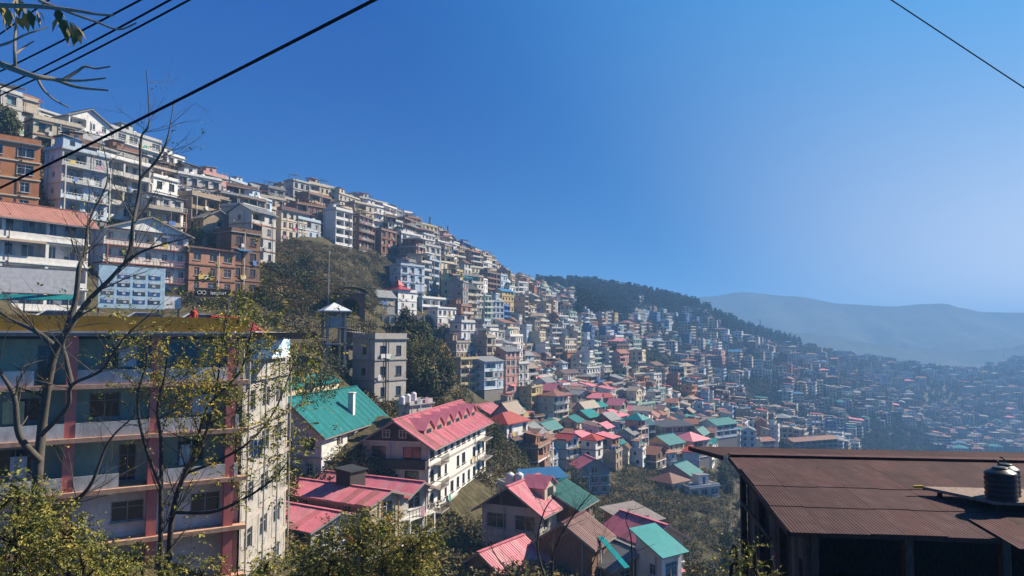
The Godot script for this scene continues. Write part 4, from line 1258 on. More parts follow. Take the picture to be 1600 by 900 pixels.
	var cb := mb(Color(0.09, 0.08, 0.075))
	cb.box(Vector3(0, 0.2, 0), Vector3(2.4, 2.2, 2.0))
	obj("wall", cb, M.wood, cab)
	cb = mb(Color(0.05, 0.05, 0.05))
	cb.box(Vector3(0, 1.36, 0), Vector3(2.8, 0.1, 2.5), Basis(Vector3(1, 0, 0), 0.1))
	obj("lid", cb, M.tin, cab)
	# right-hand pink house with its dormer
	var rp := hero(843, 797, 80, 64, {"w": 7.0, "dp": 7.0, "n": 2, "sh": 3.2, "wall": PAL["pale grey"], "style": 0, "side_style": 3, "trim": Color(0.45, 0.43, 0.41), "frame": Color(0.4, 0.4, 0.38), "roof": "gable_x", "rise": 2.3, "over": 0.9, "rc": ROOFC.pink, "patched": true}, "pink_villa", "grey villa with pink roof, cross dormer and boarded gable", "house", "")
	dormer(rp, 4.4, 3.2, 6.4 + 0.35, -0.6, -3.6, 1.5, ROOFC.pink, PAL.beige)
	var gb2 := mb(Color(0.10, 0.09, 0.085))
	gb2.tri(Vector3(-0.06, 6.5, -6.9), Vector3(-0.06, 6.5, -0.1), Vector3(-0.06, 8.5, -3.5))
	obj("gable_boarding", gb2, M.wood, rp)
	# blue tin shed and two white tanks behind the villa
	hero(826, 752, 92, 12, {"w": 4.6, "dp": 3.4, "n": 1, "sh": 2.4, "wall": PAL["pale grey"], "style": 4, "trim": PAL["white"], "roof": "shed", "rise": 0.9, "rc": Color(0.02, 0.13, 0.30)}, "blue_shed", "small shed with bright blue corrugated lid behind the pink villa", "shed", "")
	hero(790, 762, 93, 12, {"w": 3.2, "dp": 4, "n": 1, "sh": 2.4, "wall": PAL["pale grey"], "style": 4, "trim": PAL["white"], "roof": "flat", "rc": ROOFC.pink, "extras": false, "patched": true}, "tank_room", "small flat-roofed room carrying two white water tanks", "shed", "")
	for i in 2:
		var tw := thing("white_water_tank", ["ribbed white water tank, left of the pair behind the pink villa", "ribbed white water tank beside the blue tin shed"][i], "water tank", P(797 + i * 14, 757, 91.6), 0, "white tanks behind the pink villa")
		white_tank(tw, 0.55, 1.5)
	for i in 3:
		var tw := thing("white_water_tank", ["leftmost white water tank beside the hotel ridge", "middle white water tank beside the hotel ridge", "rightmost white water tank beside the hotel ridge"][i], "water tank", P(628 + i * 9, 632 - i * 3, 100 + i), 0, "white tanks above the hotel roof")
		white_tank(tw, 0.42, 1.2)
	hero(640, 634, 104, 33, {"w": 3.6, "dp": 3.5, "n": 1, "sh": 3, "wall": PAL["pale grey"], "style": 4, "trim": PAL.grey, "roof": "flat", "extras": false}, "tank_terrace", "low grey terrace carrying three white tanks beside the hotel", "terrace", "")
	# lower edge
	hero(800, 908, 70, 55, {"w": 6.5, "dp": 7, "n": 2, "wall": PAL.tan, "style": 0, "trim": PAL["white"], "roof": "gable_x", "rise": 2.2, "over": 0.7, "rc": ROOFC.pink, "patched": true}, "pink_cottage", "pink-roofed cottage half hidden at the bottom edge", "house", "")
	hero(900, 792, 84, 64, {"w": 5.5, "dp": 7.5, "n": 2, "wall": PAL.brown * 1.1, "style": 4, "trim": PAL.grey, "roof": "gable_x", "rise": 1.9, "over": 0.6, "rc": Color(0.004, 0.13, 0.125)}, "dark_teal_cottage", "brown-walled cottage with dark teal roof below the slate blue house", "house", "")
	hero(925, 852, 74, 62, {"w": 5.0, "dp": 6, "n": 2, "wall": PAL.brown * 1.2, "style": 4, "side_style": 5, "trim": PAL.brown, "roof": "gable_x", "rise": 1.9, "over": 0.5, "rc": Color(0.19, 0.085, 0.08)}, "maroon_cottage", "faded maroon cottage with steep gable behind the bare sapling", "house", "")
	hero(958, 884, 74, 26, {"w": 6.0, "dp": 7, "n": 2, "wall": PAL.tan, "style": 0, "trim": PAL["white"], "roof": "gable_z", "rise": 1.2, "over": 0.8, "rc": Color(0.22, 0.22, 0.23)}, "grey_tin_house", "house with weathered grey tin roof edged in teal, lower right", "house", "")
	var vg := thing("verge_board", "bright teal metal verge along the grey tin roof", "verge board", P(938, 838, 76), 0)
	var vb := mb(ROOFC.teal * 1.5)
	vb.slab(Vector3(-0.3, 0, 0), P(976, 888, 69.5) - vg.position, P(984, 886, 69.6) - vg.position, Vector3(0.3, 0, 0), 0.06)
	obj("verge_sheet", vb, M.tin, vg)
	hero(1008, 846, 80, 30, {"w": 5.4, "dp": 7, "n": 2, "wall": PAL.beige, "style": 0, "trim": PAL["white"], "roof": "gable_z", "rise": 1.5, "over": 0.6, "rc": ROOFC.pink, "patched": true}, "pink_shingle_house", "house with pink tin roof beside the small bright teal roof", "house", "")
	hero(1034, 872, 72, 36, {"w": 2.8, "dp": 3.4, "n": 2, "wall": PAL["white"], "style": 0, "trim": PAL["white"], "roof": "shed", "rise": 1.9, "rc": ROOFC.teal * 1.35}, "small_teal_house", "small white house with bright sloping teal roof, lower right", "house", "")
	hero(985, 822, 88, 30, {"w": 4.6, "dp": 5, "n": 1, "wall": PAL.tan, "style": 4, "trim": PAL.grey, "roof": "shed", "rise": 1.2, "rc": Color(0.26, 0.22, 0.2)}, "stone_shed", "stone shed with pale brown lean-to roof at the foot of the bank", "shed", "")

func white_tank(o: Node3D, r: float, h: float) -> void:
	var b := mb(Color(0.75, 0.75, 0.74))
	var prof := [Vector2(0.01, 0), Vector2(r, 0.0)]
	for i in 5:
		var y := h * 0.8 * (i + 0.5) / 5
		prof.append(Vector2(r, y - 0.05)); prof.append(Vector2(r * 0.95, y)); prof.append(Vector2(r, y + 0.05))
	prof += [Vector2(r, h * 0.8), Vector2(r * 0.7, h * 0.93), Vector2(r * 0.3, h * 0.97)]
	b.lathe(Vector3.ZERO, prof, 14)
	obj("tank_body", b, M.paint, o)
	var l := mb(Color(0.55, 0.55, 0.55))
	l.lathe(Vector3.ZERO, [Vector2(r * 0.32, h * 0.95), Vector2(r * 0.32, h), Vector2(0.01, h + 0.02)], 12)
	obj("lid", l, M.paint, o)

# ---------------------------------------------------------------- the block below the road, and what stands on the road
func road_block() -> void:
	var yaw := deg_to_rad(33.0)
	var bs := Basis(Vector3.UP, yaw)
	var at := P(245, 519, 45.0)      # roof slab level at the second pillar
	var o := thing("road_block", "concrete block with pink pillars and ochre parapet under the road", "building", at, yaw)
	placed.append([at.x - 6, at.z - 6, 14.0])
	var sh := 3.05
	var x0 := -26.0
	var x1 := 5.2
	var lev := 6
	# recessed back wall with openings, in pale green distemper
	var G := Color(0.60, 0.70, 0.52)
	var D := {"windows": []}
	for k in lev:
		var y := -sh * (k + 1)
		var op := []
		for i in 7:
			var x := 0.3 + i * 4.4
			if x + 4.0 > x1 - x0: break
			if k < 3:
				if (i + k) % 3 == 0: op.append([x + 0.3, x + 2.0, 0.9, 2.45, 0.2, 0])
				elif (i + k) % 3 == 1: op.append([x + 2.0, x + 3.0, 0.02, 2.3, 0.2, 0])
				else: op.append([x + 0.9, x + 2.5, 0.9, 2.3, 0.2, 0])
			elif k == 3: op.append([x + 1.6, x + 3.4, 0.85, 2.1, 0.2, 0])
		var z := -1.5 if k < 3 else -0.55
		var wc: Color = G if k < 3 else Color(0.76, 0.73, 0.70)
		if k > 3: wc = Color(0.60, 0.57, 0.53)
		wall_row(D, Vector3(x0, y, z), Vector3.RIGHT, Vector3(0, 0, 1), x1 - x0, sh, op, wc, 0, Color(0.5, 0.5, 0.48))
		if k < 3:
			for i in range(-5, 2):   # cross walls, cupboards and hung cloth in the galleries
				var cwall := mb(Color(0.44, 0.43, 0.41))
				cwall.box(Vector3(i * 4.4 + 0.05, y + sh * 0.5, -0.83), Vector3(0.16, sh - 0.26, 1.3))
				obj("cross_wall", cwall, M.concrete, o)
				if rng.randf() < 0.6:
					var hung := mb(pick([Color(0.5, 0.5, 0.52), Color(0.2, 0.3, 0.5), Color(0.45, 0.16, 0.12), Color(0.15, 0.16, 0.2), Color(0.5, 0.42, 0.25)]))
					var hx := i * 4.4 + rf(0.5, 2.6)
					var hw := rf(0.6, 1.4)
					for f in 6:
						var za := 0.12 + 0.05 * sin(f * 2.4)
						var zb := 0.12 + 0.05 * sin((f + 1) * 2.4)
						hung.quad(Vector3(hx + hw * f / 6.0, y + 1.0, za), Vector3(hx + hw * (f + 1) / 6.0, y + 0.95, zb), Vector3(hx + hw * (f + 1) / 6.0, y + 2.2, zb), Vector3(hx + hw * f / 6.0, y + 2.2, za))
					obj("hung_cloth", hung, M.paint, o)
	obj("back_wall", D["wall"], M.concrete, o)
	if D.has("trim"): obj("sill", D["trim"], M.concrete, o)
	for wn in D.windows: window_node(o, wn, Color(0.45, 0.45, 0.44))
	for k in lev + 1:
		var s := mb(Color(0.74, 0.44, 0.30) if k > 0 else Color(0.42, 0.38, 0.36))
		s.box(Vector3((x0 + x1) * 0.5, -sh * k - 0.13, -5.2), Vector3(x1 - x0 + 0.5, 0.26, 11.6))
		obj("floor_slab", s, M.weathered, o)
		if k > 0 and k < 4:
			for i in range(-5, 2):
				var b := mb(Color(0.74, 0.71, 0.67) * (1.0 + 0.12 * sin(i * 3.0 + k)))
				var xl := i * 4.4 + 0.28
				var xr := minf(i * 4.4 + 4.12, x1 - 0.3)
				if rng.randf() < 0.15: xr = lerpf(xl, xr, 0.6)
				b.box(Vector3((xl + xr) * 0.5, -sh * k + 0.42, 0.32), Vector3(xr - xl, 0.84, 0.12))
				obj("balcony_parapet", b, M.weathered, o)
	for i in range(-5, 2):
		for k in lev:
			var pl := mb(Color(0.70, 0.21, 0.18))
			pl.box(Vector3(i * 4.4, -sh * (k + 0.5) - 0.13, 0.1), Vector3(0.56, sh - 0.26, 0.5))
			obj("pillar", pl, M.concrete, o)
	# curtains of drying cloth and grilles are left to the material; the sunlit side wall
	var sd := {"windows": []}
	for k in lev:
		var op := []
		for i in 3:
			op.append([1.0 + i * 3.7, 2.9 + i * 3.7, 0.8, 2.2, 0.18, 0])
		if k == 0: op = [[0.8, 3.0, 1.0, 2.0, 0.3, 0], [8.0, 10.4, 1.0, 2.0, 0.3, 0]]
		wall_row(sd, Vector3(x1, -sh * (k + 1), 0), Vector3(0.49, 0, -0.872).normalized(), Vector3(0.872, 0, 0.49).normalized(), 12.2, sh, op, Color(0.50, 0.47, 0.43), 0, Color(0.3, 0.3, 0.3))
	obj("side_wall", sd["wall"], M.weathered, o)
	for wn in sd.windows: window_node(o, wn, Color(0.35, 0.36, 0.38))
	for k in lev:
		var sl := mb(Color(0.5, 0.45, 0.4))
		var dr := Vector3(0.49, 0, -0.872).normalized()
		var nr := Vector3(0.872, 0, 0.49).normalized()
		sl.box(Vector3(x1, -sh * k - 0.1, 0) + dr * 6.1 + nr * 0.1, Vector3(12.2, 0.2, 0.3), Basis(dr, Vector3.UP, nr))
		obj("side_band", sl, M.concrete, o)
	for s in [0.35, 4.4, 8.1, 11.8]:
		var dp_ := mb(pick([Color(0.3, 0.3, 0.3), Color(0.06, 0.06, 0.06), Color(0.4, 0.36, 0.3)]))
		var q0: Vector3 = Vector3(x1, 0, 0) + Vector3(0.49, 0, -0.872).normalized() * s + Vector3(0.872, 0, 0.49).normalized() * 0.3
		dp_.tube(PackedVector3Array([q0 + Vector3(0, -sh * lev, 0), q0 + Vector3(0, -1.9, 0)]), 0.06, 0.06, 8)
		obj("drain_pipe", dp_, M.rail, o)
	# ochre parapet along the road edge
	var pp := mb(Color(0.36, 0.20, 0.025))
	pp.box(Vector3((x0 + x1) * 0.5, 0.47, 0.35), Vector3(x1 - x0 + 0.4, 0.92, 0.22))
	obj("ochre_parapet", pp, M.concrete, o)
	var cp_ := mb(Color(0.5, 0.47, 0.44))
	cp_.box(Vector3((x0 + x1) * 0.5, -0.02, 0.5), Vector3(x1 - x0 + 0.5, 0.12, 0.6))
	obj("ledge", cp_, M.concrete, o)
	# the road itself, with its kerb
	var rd := mb(Color(0.055, 0.055, 0.056))
	rd.box(Vector3(-18.0, -0.2, -15.0), Vector3(56.0, 0.44, 30.0))
	var ro := obj("road", rd, M.concrete)
	ro.transform = Transform3D(bs, at)
	tag(ro, "", "", "", "structure")
	# banner at the end wall, with its red-edged canopy
	var bn := thing("side_banner", "faded blue and white printed banner on the sunlit side wall", "banner", at, yaw)
	var dr2 := Vector3(0.49, 0, -0.872).normalized()
	var nr2 := Vector3(0.872, 0, 0.49).normalized()
	var q := Vector3(x1, -1.75, 0) + dr2 * 0.6 + nr2 * 0.3
	var sheet := mb()
	sheet.slab(q, q + dr2 * 10.6, q + dr2 * 10.6 + Vector3.UP * 1.75, q + Vector3.UP * 1.75, 0.06)
	var bm := mat("banner_print", Color.WHITE, 0.6, ramp_tex(noise_img(256, 256, 0.02, 77, 4), [Color(0.02, 0.08, 0.18), Color(0.10, 0.32, 0.55), Color(0.5, 0.68, 0.8), Color(0.75, 0.78, 0.8), Color(0.8, 0.8, 0.8)]), 0.16)
	obj("printed_sheet", sheet, bm, bn)
	var fr := mb(Color(0.4, 0.38, 0.36))
	fr.bar(q + Vector3.UP * 1.8 + nr2 * 0.05, q + dr2 * 10.6 + Vector3.UP * 1.8 + nr2 * 0.05, 0.1, 0.1)
	fr.bar(q - Vector3.UP * 0.05 + nr2 * 0.05, q + dr2 * 10.6 - Vector3.UP * 0.05 + nr2 * 0.05, 0.1, 0.1)
	obj("frame", fr, M.rail, bn)
	var hut := thing("roadside_hut", "small hut with red-edged gable roof standing on the road's end", "hut", at + bs * (Vector3(x1, 0.05, 0) + dr2 * 6.0 - nr2 * 3.0), deg_to_rad(88))
	var HD := {}
	gable(HD, -2.6, 2.6, 1.3, -1.3, 0.35, 0.75, true, Color(0.36, 0.03, 0.05), PAL.brown, 0, 0.5)
	pot(HD, "wall", PAL.brown).box(Vector3(0, 0.1, 0.0), Vector3(5.0, 0.7, 2.4))
	obj("roof", HD["roof"], M.tin, hut)
	obj("wall", HD["wall"], M.wood, hut)
	# vehicles behind the parapet
	var cars := [[-17.5, -9.0, Color(0.65, 0.65, 0.66), "white hatchback parked behind the ochre parapet, at the photo's edge"], [-12.0, -10.0, Color(0.35, 0.37, 0.4), "grey car parked under the teal awning behind the ochre parapet"], [-4.8, -8.5, Color(0.7, 0.7, 0.7), "white car parked below the picture billboard"], [0.6, -9.5, Color(0.66, 0.66, 0.67), "white car behind the ochre parapet, nearest the person in red"], [4.4, -11.0, Color(0.7, 0.7, 0.7), "white van standing at the right end of the ochre parapet"]]
	for c in cars:
		car(at + bs * Vector3(c[0], 0.03, c[1]), yaw + PI * 0.5, c[2], c[3])
	person(at + bs * Vector3(2.6, 0.03, -3.2), yaw + 0.4)
	# billboards
	billboard(P(-40, 455, 66), 44, 8.2, 2.4, 0, "blank pale grey billboard above the teal awning")
	billboard(P(152, 481, 68), 46, 6.0, 4.1, 1, "light blue billboard printed with rows of small house pictures")
	billboard(P(304, 464, 74), 44, 3.7, 0.95, 2, "black shop sign with white lettering below the brick house")
	billboard(P(246, 482, 72), 46, 2.2, 1.3, 3, "plain white panel right of the picture billboard")
	var aw := thing("teal_awning", "narrow teal awning under the blank billboard", "awning", P(-30, 468, 69), deg_to_rad(10))
	var ab := mb(ROOFC.teal * 1.2)
	ab.slab(Vector3(0, 0, 1.0), Vector3(8.0, 0, 1.0), Vector3(8.0, 0.55, -0.6), Vector3(0, 0.55, -0.6), 0.08)
	obj("awning_sheet", ab, M.tin, aw)
	ab = mb(Color(0.2, 0.2, 0.2))
	for x in [0.2, 4.0, 7.8]: ab.bar(Vector3(x, -3.6, 0.6), Vector3(x, 0.05, 0.6), 0.1, 0.1)
	obj("frame", ab, M.rail, aw)

func car(at: Vector3, yaw: float, col: Color, label: String) -> void:
	var o := thing("parked_car", label, "car", at, yaw, "cars on the road above the ochre parapet")
	var b := mb(col)
	var prof := [[-2.0, 0.35], [-2.05, 0.75], [-1.9, 0.95], [-1.2, 1.0], [-0.55, 1.45], [0.9, 1.5], [1.75, 1.02], [2.0, 0.9], [2.02, 0.35]]
	for i in prof.size() - 1:
		var p = prof[i]; var q = prof[i + 1]
		var w0 := 0.82 if p[1] < 1.1 else 0.66
		var w1 := 0.82 if q[1] < 1.1 else 0.66
		b.quad(Vector3(-w0, p[1], -p[0]), Vector3(w0, p[1], -p[0]), Vector3(w1, q[1], -q[0]), Vector3(-w1, q[1], -q[0]))
		b.quad(Vector3(w0, p[1], -p[0]), Vector3(w0 + 0.02, 0.35, -p[0]), Vector3(w1 + 0.02, 0.35, -q[0]), Vector3(w1, q[1], -q[0]))
		b.quad(Vector3(-w0 - 0.02, 0.35, -p[0]), Vector3(-w0, p[1], -p[0]), Vector3(-w1, q[1], -q[0]), Vector3(-w1 - 0.02, 0.35, -q[0]))
	b.quad(Vector3(-0.8, 0.35, 2.0), Vector3(0.8, 0.35, 2.0), Vector3(0.8, 0.35, -2.0), Vector3(-0.8, 0.35, -2.0))
	obj("body", b, M.car, o)
	var g := mb()
	g.quad(Vector3(0.79, 1.02, 1.0), Vector3(0.79, 1.02, -1.5), Vector3(0.69, 1.42, -0.95), Vector3(0.69, 1.42, 0.55))
	g.quad(Vector3(-0.79, 1.02, -1.5), Vector3(-0.79, 1.02, 1.0), Vector3(-0.69, 1.42, 0.55), Vector3(-0.69, 1.42, -0.95))
	g.quad(Vector3(-0.72, 1.05, 1.16), Vector3(0.72, 1.05, 1.16), Vector3(0.6, 1.42, 0.62), Vector3(-0.6, 1.42, 0.62))
	g.quad(Vector3(0.72, 1.08, -1.72), Vector3(-0.72, 1.08, -1.72), Vector3(-0.6, 1.44, -1.02), Vector3(0.6, 1.44, -1.02))
	obj("window", g, M.glass, o)
	for sx in [-0.74, 0.74]:
		for sz in [-1.25, 1.3]:
			var w := mb(Color(0.02, 0.02, 0.02))
			var pts := PackedVector3Array([Vector3(sx - 0.1, 0.32, sz), Vector3(sx + 0.1, 0.32, sz)])
			w.tube(pts, 0.32, 0.32, 12)
			w.tube(PackedVector3Array([Vector3(sx + 0.1 * signf(sx), 0.32, sz), Vector3(sx + 0.101 * signf(sx), 0.32, sz)]), 0.32, 0.01, 12)
			obj("wheel", w, M.rail, o)

func person(at: Vector3, yaw: float) -> void:   # a standing figure, one continuous skin lathed along its limbs
	var o := thing("person", "person in a red jacket standing behind the ochre parapet", "person", at, yaw)
	var b := mb(Color(0.42, 0.04, 0.03))
	b.lathe(Vector3(0, 0, 0), [Vector2(0.15, 0.85), Vector2(0.17, 0.95), Vector2(0.16, 1.1), Vector2(0.2, 1.35), Vector2(0.17, 1.43), Vector2(0.07, 1.48)], 12)
	for s in [-1.0, 1.0]:
		b.tube(PackedVector3Array([Vector3(0.16 * s, 1.38, 0), Vector3(0.25 * s, 1.1, 0.02), Vector3(0.24 * s, 0.85, 0.1)]), 0.065, 0.042, 8)
	b.col = Color(0.03, 0.03, 0.05)
	for s in [-1.0, 1.0]:
		b.tube(PackedVector3Array([Vector3(0.08 * s, 0.92, 0), Vector3(0.1 * s, 0.5, 0.03), Vector3(0.1 * s, 0.03, 0)]), 0.1, 0.055, 8)
		b.box(Vector3(0.1 * s, 0.04, 0.06), Vector3(0.09, 0.08, 0.26))
	b.col = Color(0.25, 0.13, 0.08)
	b.lathe(Vector3.ZERO, [Vector2(0.055, 1.44), Vector2(0.055, 1.5), Vector2(0.08, 1.55), Vector2(0.095, 1.63), Vector2(0.085, 1.71), Vector2(0.01, 1.75)], 12)
	for s in [-1.0, 1.0]: b.tube(PackedVector3Array([Vector3(0.24 * s, 0.86, 0.1), Vector3(0.24 * s, 0.76, 0.12)]), 0.04, 0.03, 6)
	obj("figure", b, M.skin, o)
	var h := mb(Color(0.012, 0.01, 0.01))
	h.lathe(Vector3(0, 0, -0.015), [Vector2(0.1, 1.62), Vector2(0.1, 1.7), Vector2(0.06, 1.76), Vector2(0.01, 1.775)], 12)
	obj("hair", h, M.skin, o)

func billboard(at: Vector3, yaw_deg: float, w: float, h: float, what: int, label: String) -> void:
	var o := thing("billboard" if what < 2 else "signboard", label, "billboard" if what < 2 else "sign", at, deg_to_rad(yaw_deg))
	var cols := [Color(0.66, 0.66, 0.68), Color(0.44, 0.62, 0.74), Color(0.012, 0.012, 0.014), Color(0.75, 0.75, 0.75)]
	var b := mb(cols[what])
	b.box(Vector3(w * 0.5, h * 0.5, 0), Vector3(w, h, 0.12))
	obj("panel", b, M.paint, o)
	var f := mb(Color(0.12, 0.12, 0.12))
	for x in [0.12, w - 0.12]: f.bar(Vector3(x, -4.0, -0.15), Vector3(x, h, -0.15), 0.12, 0.12)
	for y in [0.0, h]: f.bar(Vector3(0, y, 0), Vector3(w, y, 0), 0.16, 0.06)
	obj("post", f, M.rail, o)
	if what == 1:
		for j in 4:
			for i in 4:
				if j == 0 and i < 1: continue
				var x := 0.22 + i * (w - 0.4) / 4.0
				var y := 0.42 + (3 - j) * (h - 0.9) / 4.0
				var p := mb()
				p.col = [Color(0.03, 0.06, 0.12), Color(0.05, 0.13, 0.34), Color(0.10, 0.12, 0.13), Color(0.03, 0.10, 0.28)][(i + j * 3) % 4]
				p.box(Vector3(x + 0.58, y + 0.3, 0.07), Vector3(1.1, 0.5, 0.02))
				p.col = Color(0.55, 0.62, 0.68)
				p.box(Vector3(x + 0.58, y + 0.44 + 0.02 * i, 0.085), Vector3(1.0, 0.14, 0.02))
				p.box(Vector3(x + 0.4 + 0.1 * j, y + 0.22, 0.085), Vector3(0.3, 0.2, 0.02))
				obj("printed_picture", p, M.paint, o)
	if what == 2:
		var tm := TextMesh.new()
		tm.text = "lenskart"
		var sf := SystemFont.new()
		sf.font_names = PackedStringArray(["Droid Sans"])
		tm.font = sf
		tm.font_size = 48
		tm.pixel_size = 0.0095
		tm.depth = 0.03
		var l := obj("lettering", tm, mat("white_letter", Color(0.7, 0.7, 0.7), 0.6), o)
		l.position = Vector3(w * 0.64, h * 0.5, 0.08)
		var e := mb(Color(0.7, 0.7, 0.7))
		for cx in [0.42, 0.88]:
			var pts := PackedVector3Array()
			for k in 17: pts.append(Vector3(cx + cos(TAU * k / 16.0) * 0.21, h * 0.5 + sin(TAU * k / 16.0) * 0.17, 0.08))
			e.tube(pts, 0.04, 0.04, 6)
		obj("ring_emblem", e, M.paint, o)

# ---------------------------------------------------------------- the small things on the terrace in the middle
func terrace_things() -> void:
	# gazebo with a white pyramid roof on concrete legs
	var g := thing("gazebo", "concrete kiosk on tall legs with a white pyramid roof", "gazebo", P(522, 486, 116), deg_to_rad(30))
	placed.append([g.position.x, g.position.z, 4.0])
	var D := {}
	hip(D, -2.0, 2.0, 2.0, -2.0, 0.0, 1.35, Color(0.78, 0.8, 0.82), 0.2)
	obj("roof", D["roof"], M.tin, g)
	var w := mb(Color(0.40, 0.38, 0.36))
	w.box(Vector3(0.3, -1.7, 0), Vector3(2.6, 1.6, 2.6))
	obj("parapet_wall", w, M.concrete, g)
	for x in [-1.4, 1.4]:
		for z in [-1.4, 1.4]:
			var l := mb(Color(0.33, 0.31, 0.29))
			l.box(Vector3(x, -4.5, z), Vector3(0.36, 9.0, 0.36))
			obj("leg", l, M.concrete, g)
	for y in [-2.6, -5.2]:
		var s := mb(Color(0.3, 0.28, 0.26))
		s.box(Vector3(0, y, 0), Vector3(3.4, 0.22, 3.4))
		obj("floor_slab", s, M.concrete, g)
	# arched brick hall with a grey vault
	var a := thing("arched_hall", "brick hall with one great dark arch behind the white kiosk", "hall", P(524, 490, 150), deg_to_rad(18))
	placed.append([a.position.x + 3, a.position.z - 3, 6.0])
	var b := mb(Color(0.34, 0.16, 0.10))
	var n := 14
	for i in n:
		var t0 := PI * i / n
		var t1 := PI * (i + 1) / n
		var p0 := Vector3(3.0 - cos(t0) * 1.9, 1.3 + sin(t0) * 1.9, 0); var p1 := Vector3(3.0 - cos(t1) * 1.9, 1.3 + sin(t1) * 1.9, 0)
		b.quad(p0, p1, Vector3(p1.x, 4.2, 0), Vector3(p0.x, 4.2, 0))
		b.quad(p1, p0, p0 + Vector3(0, 0, -4), p1 + Vector3(0, 0, -4))
	b.box(Vector3(0.55, 1.4, -0.4), Vector3(1.1, 5.6, 0.8)); b.box(Vector3(5.45, 1.4, -0.4), Vector3(1.1, 5.6, 0.8))
	obj("arch_wall", b, M.stone, a)
	var v := mb(Color(0.28, 0.27, 0.27))
	for i in 8:
		var t0 := PI * i / 8
		var t1 := PI * (i + 1) / 8
		v.quad(Vector3(3 + cos(t0) * 3.6, 4.2 + sin(t0) * 1.4, 0.3), Vector3(3 + cos(t0) * 3.6, 4.2 + sin(t0) * 1.4, -6), Vector3(3 + cos(t1) * 3.6, 4.2 + sin(t1) * 1.4, -6), Vector3(3 + cos(t1) * 3.6, 4.2 + sin(t1) * 1.4, 0.3))
	v.box(Vector3(3, 4.25, -2.9), Vector3(7.0, 0.12, 6.2))
	obj("vault_roof", v, M.tin, a)
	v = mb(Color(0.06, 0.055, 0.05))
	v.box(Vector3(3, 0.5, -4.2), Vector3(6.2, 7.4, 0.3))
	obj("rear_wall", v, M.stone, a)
	# terrace wall with a bamboo fence
	var tw := thing("terrace_wall", "pale rendered retaining wall with piers below the shrine", "wall", P(598, 503, 165), deg_to_rad(34))
	var m := mb(Color(0.48, 0.43, 0.37))
	m.box(Vector3(5.0, 0.2, 0), Vector3(11, 2.4, 0.4))
	m.box(Vector3(5.0, -2.2, 0.1), Vector3(11.4, 2.6, 0.5))
	obj("wall_panel", m, M.stone, tw)
	for i in 7:
		m = mb(Color(0.55, 0.5, 0.44))
		m.box(Vector3(i * 1.75 - 0.2, 0.25, 0.1), Vector3(0.3, 2.6, 0.5))
		obj("pier", m, M.stone, tw)
	var fe := thing("bamboo_fence", "rough fence of upright poles above the dark concrete frame", "fence", P(538, 508, 128), deg_to_rad(8))
	for i in 14:
		m = mb(Color(0.24, 0.19, 0.11) * rf(0.7, 1.2))
		m.bar(Vector3(i * 0.42, -1.6, 0), Vector3(i * 0.42 + rf(-0.1, 0.1), 1.2 + rf(-0.2, 0.3), 0), 0.1, 0.1)
		obj("pole", m, M.wood, fe)
	m = mb(Color(0.22, 0.17, 0.1))
	for y in [-0.2, 0.7]: m.bar(Vector3(-0.2, y, 0.08), Vector3(5.8, y, 0.08), 0.08, 0.08)
	obj("cross_rail", m, M.wood, fe)
	# radio masts on the skylines
	mast(P(671, 388, 470), 17.0, "lattice radio mast on the skyline left of its thinner twin")
	mast(P(699, 398, 490), 16.0, "thinner lattice radio mast on the ridge over the dense white houses")
	mast(P(1188, 515, 960), 26.0, "lattice mast rising behind the dark wooded spur")
	mast(P(1236, 535, 1050), 22.0, "mast standing at the right end of the wooded spur")
	mast(P(1568, 552, 1780), 32.0, "distant mast on the hazy spur at the right")
	# slim flagpole over the scrub
	var fp := thing("flagpole", "slim grey pole rising out of the scrubby slope", "pole", P(513, 470, 150))
	m = mb(Color(0.3, 0.3, 0.3))
	m.tube(PackedVector3Array([Vector3(0, -2, 0), Vector3(0, 10.2, 0)]), 0.11, 0.06, 6)
	obj("shaft", m, M.rail, fp)
	m = mb(Color(0.45, 0.45, 0.45))
	m.box(Vector3(0, 10.25, 0), Vector3(0.35, 0.12, 0.35))
	obj("cap", m, M.rail, fp)

func mast(at: Vector3, h: float, label: String) -> void:
	at.y = ground(at.x, at.z)
	var o := thing("radio_mast", label, "mast", at, 0.0, "radio masts on the ridges")
	var m := mb(Color(0.10, 0.10, 0.11))
	h += 10.0
	for k in 4:
		var a := Vector3(1, 0, 0).rotated(Vector3.UP, k * PI / 2 + 0.3)
		m.bar(a * 1.3, a * 0.45 + Vector3.UP * h, 0.22, 0.22)
		for j in 10:
			var a2 := Vector3(1, 0, 0).rotated(Vector3.UP, (k + 1) * PI / 2 + 0.3)
			var f0 := j / 10.0
			var f1 := (j + 1) / 10.0
			m.bar(a * lerpf(1.3, 0.45, f0) + Vector3.UP * h * f0, a2 * lerpf(1.3, 0.45, f1) + Vector3.UP * h * f1, 0.12, 0.12)
	obj("lattice", m, M.rail, o)
	m = mb(Color(0.5, 0.5, 0.5))
	for k in 3: m.box(Vector3(0.7, 0, 0).rotated(Vector3.UP, k * 2.1) + Vector3.UP * (h * 0.93), Vector3(0.4, 2.0, 0.4))
	m.bar(Vector3(0, h, 0), Vector3(0, h + 3.0, 0), 0.12, 0.12)
	obj("antenna", m, M.rail, o)

# ---------------------------------------------------------------- plants
func smooth_path(pts: Array, steps := 5) -> PackedVector3Array:
	var out := PackedVector3Array()
	for i in pts.size() - 1:
		var p0: Vector3 = pts[maxi(i - 1, 0)]; var p1: Vector3 = pts[i]; var p2: Vector3 = pts[i + 1]; var p3: Vector3 = pts[mini(i + 2, pts.size() - 1)]
		for k in steps: out.append(p1.cubic_interpolate(p2, p0, p3, float(k) / steps))
	out.append(pts[-1])
	return out

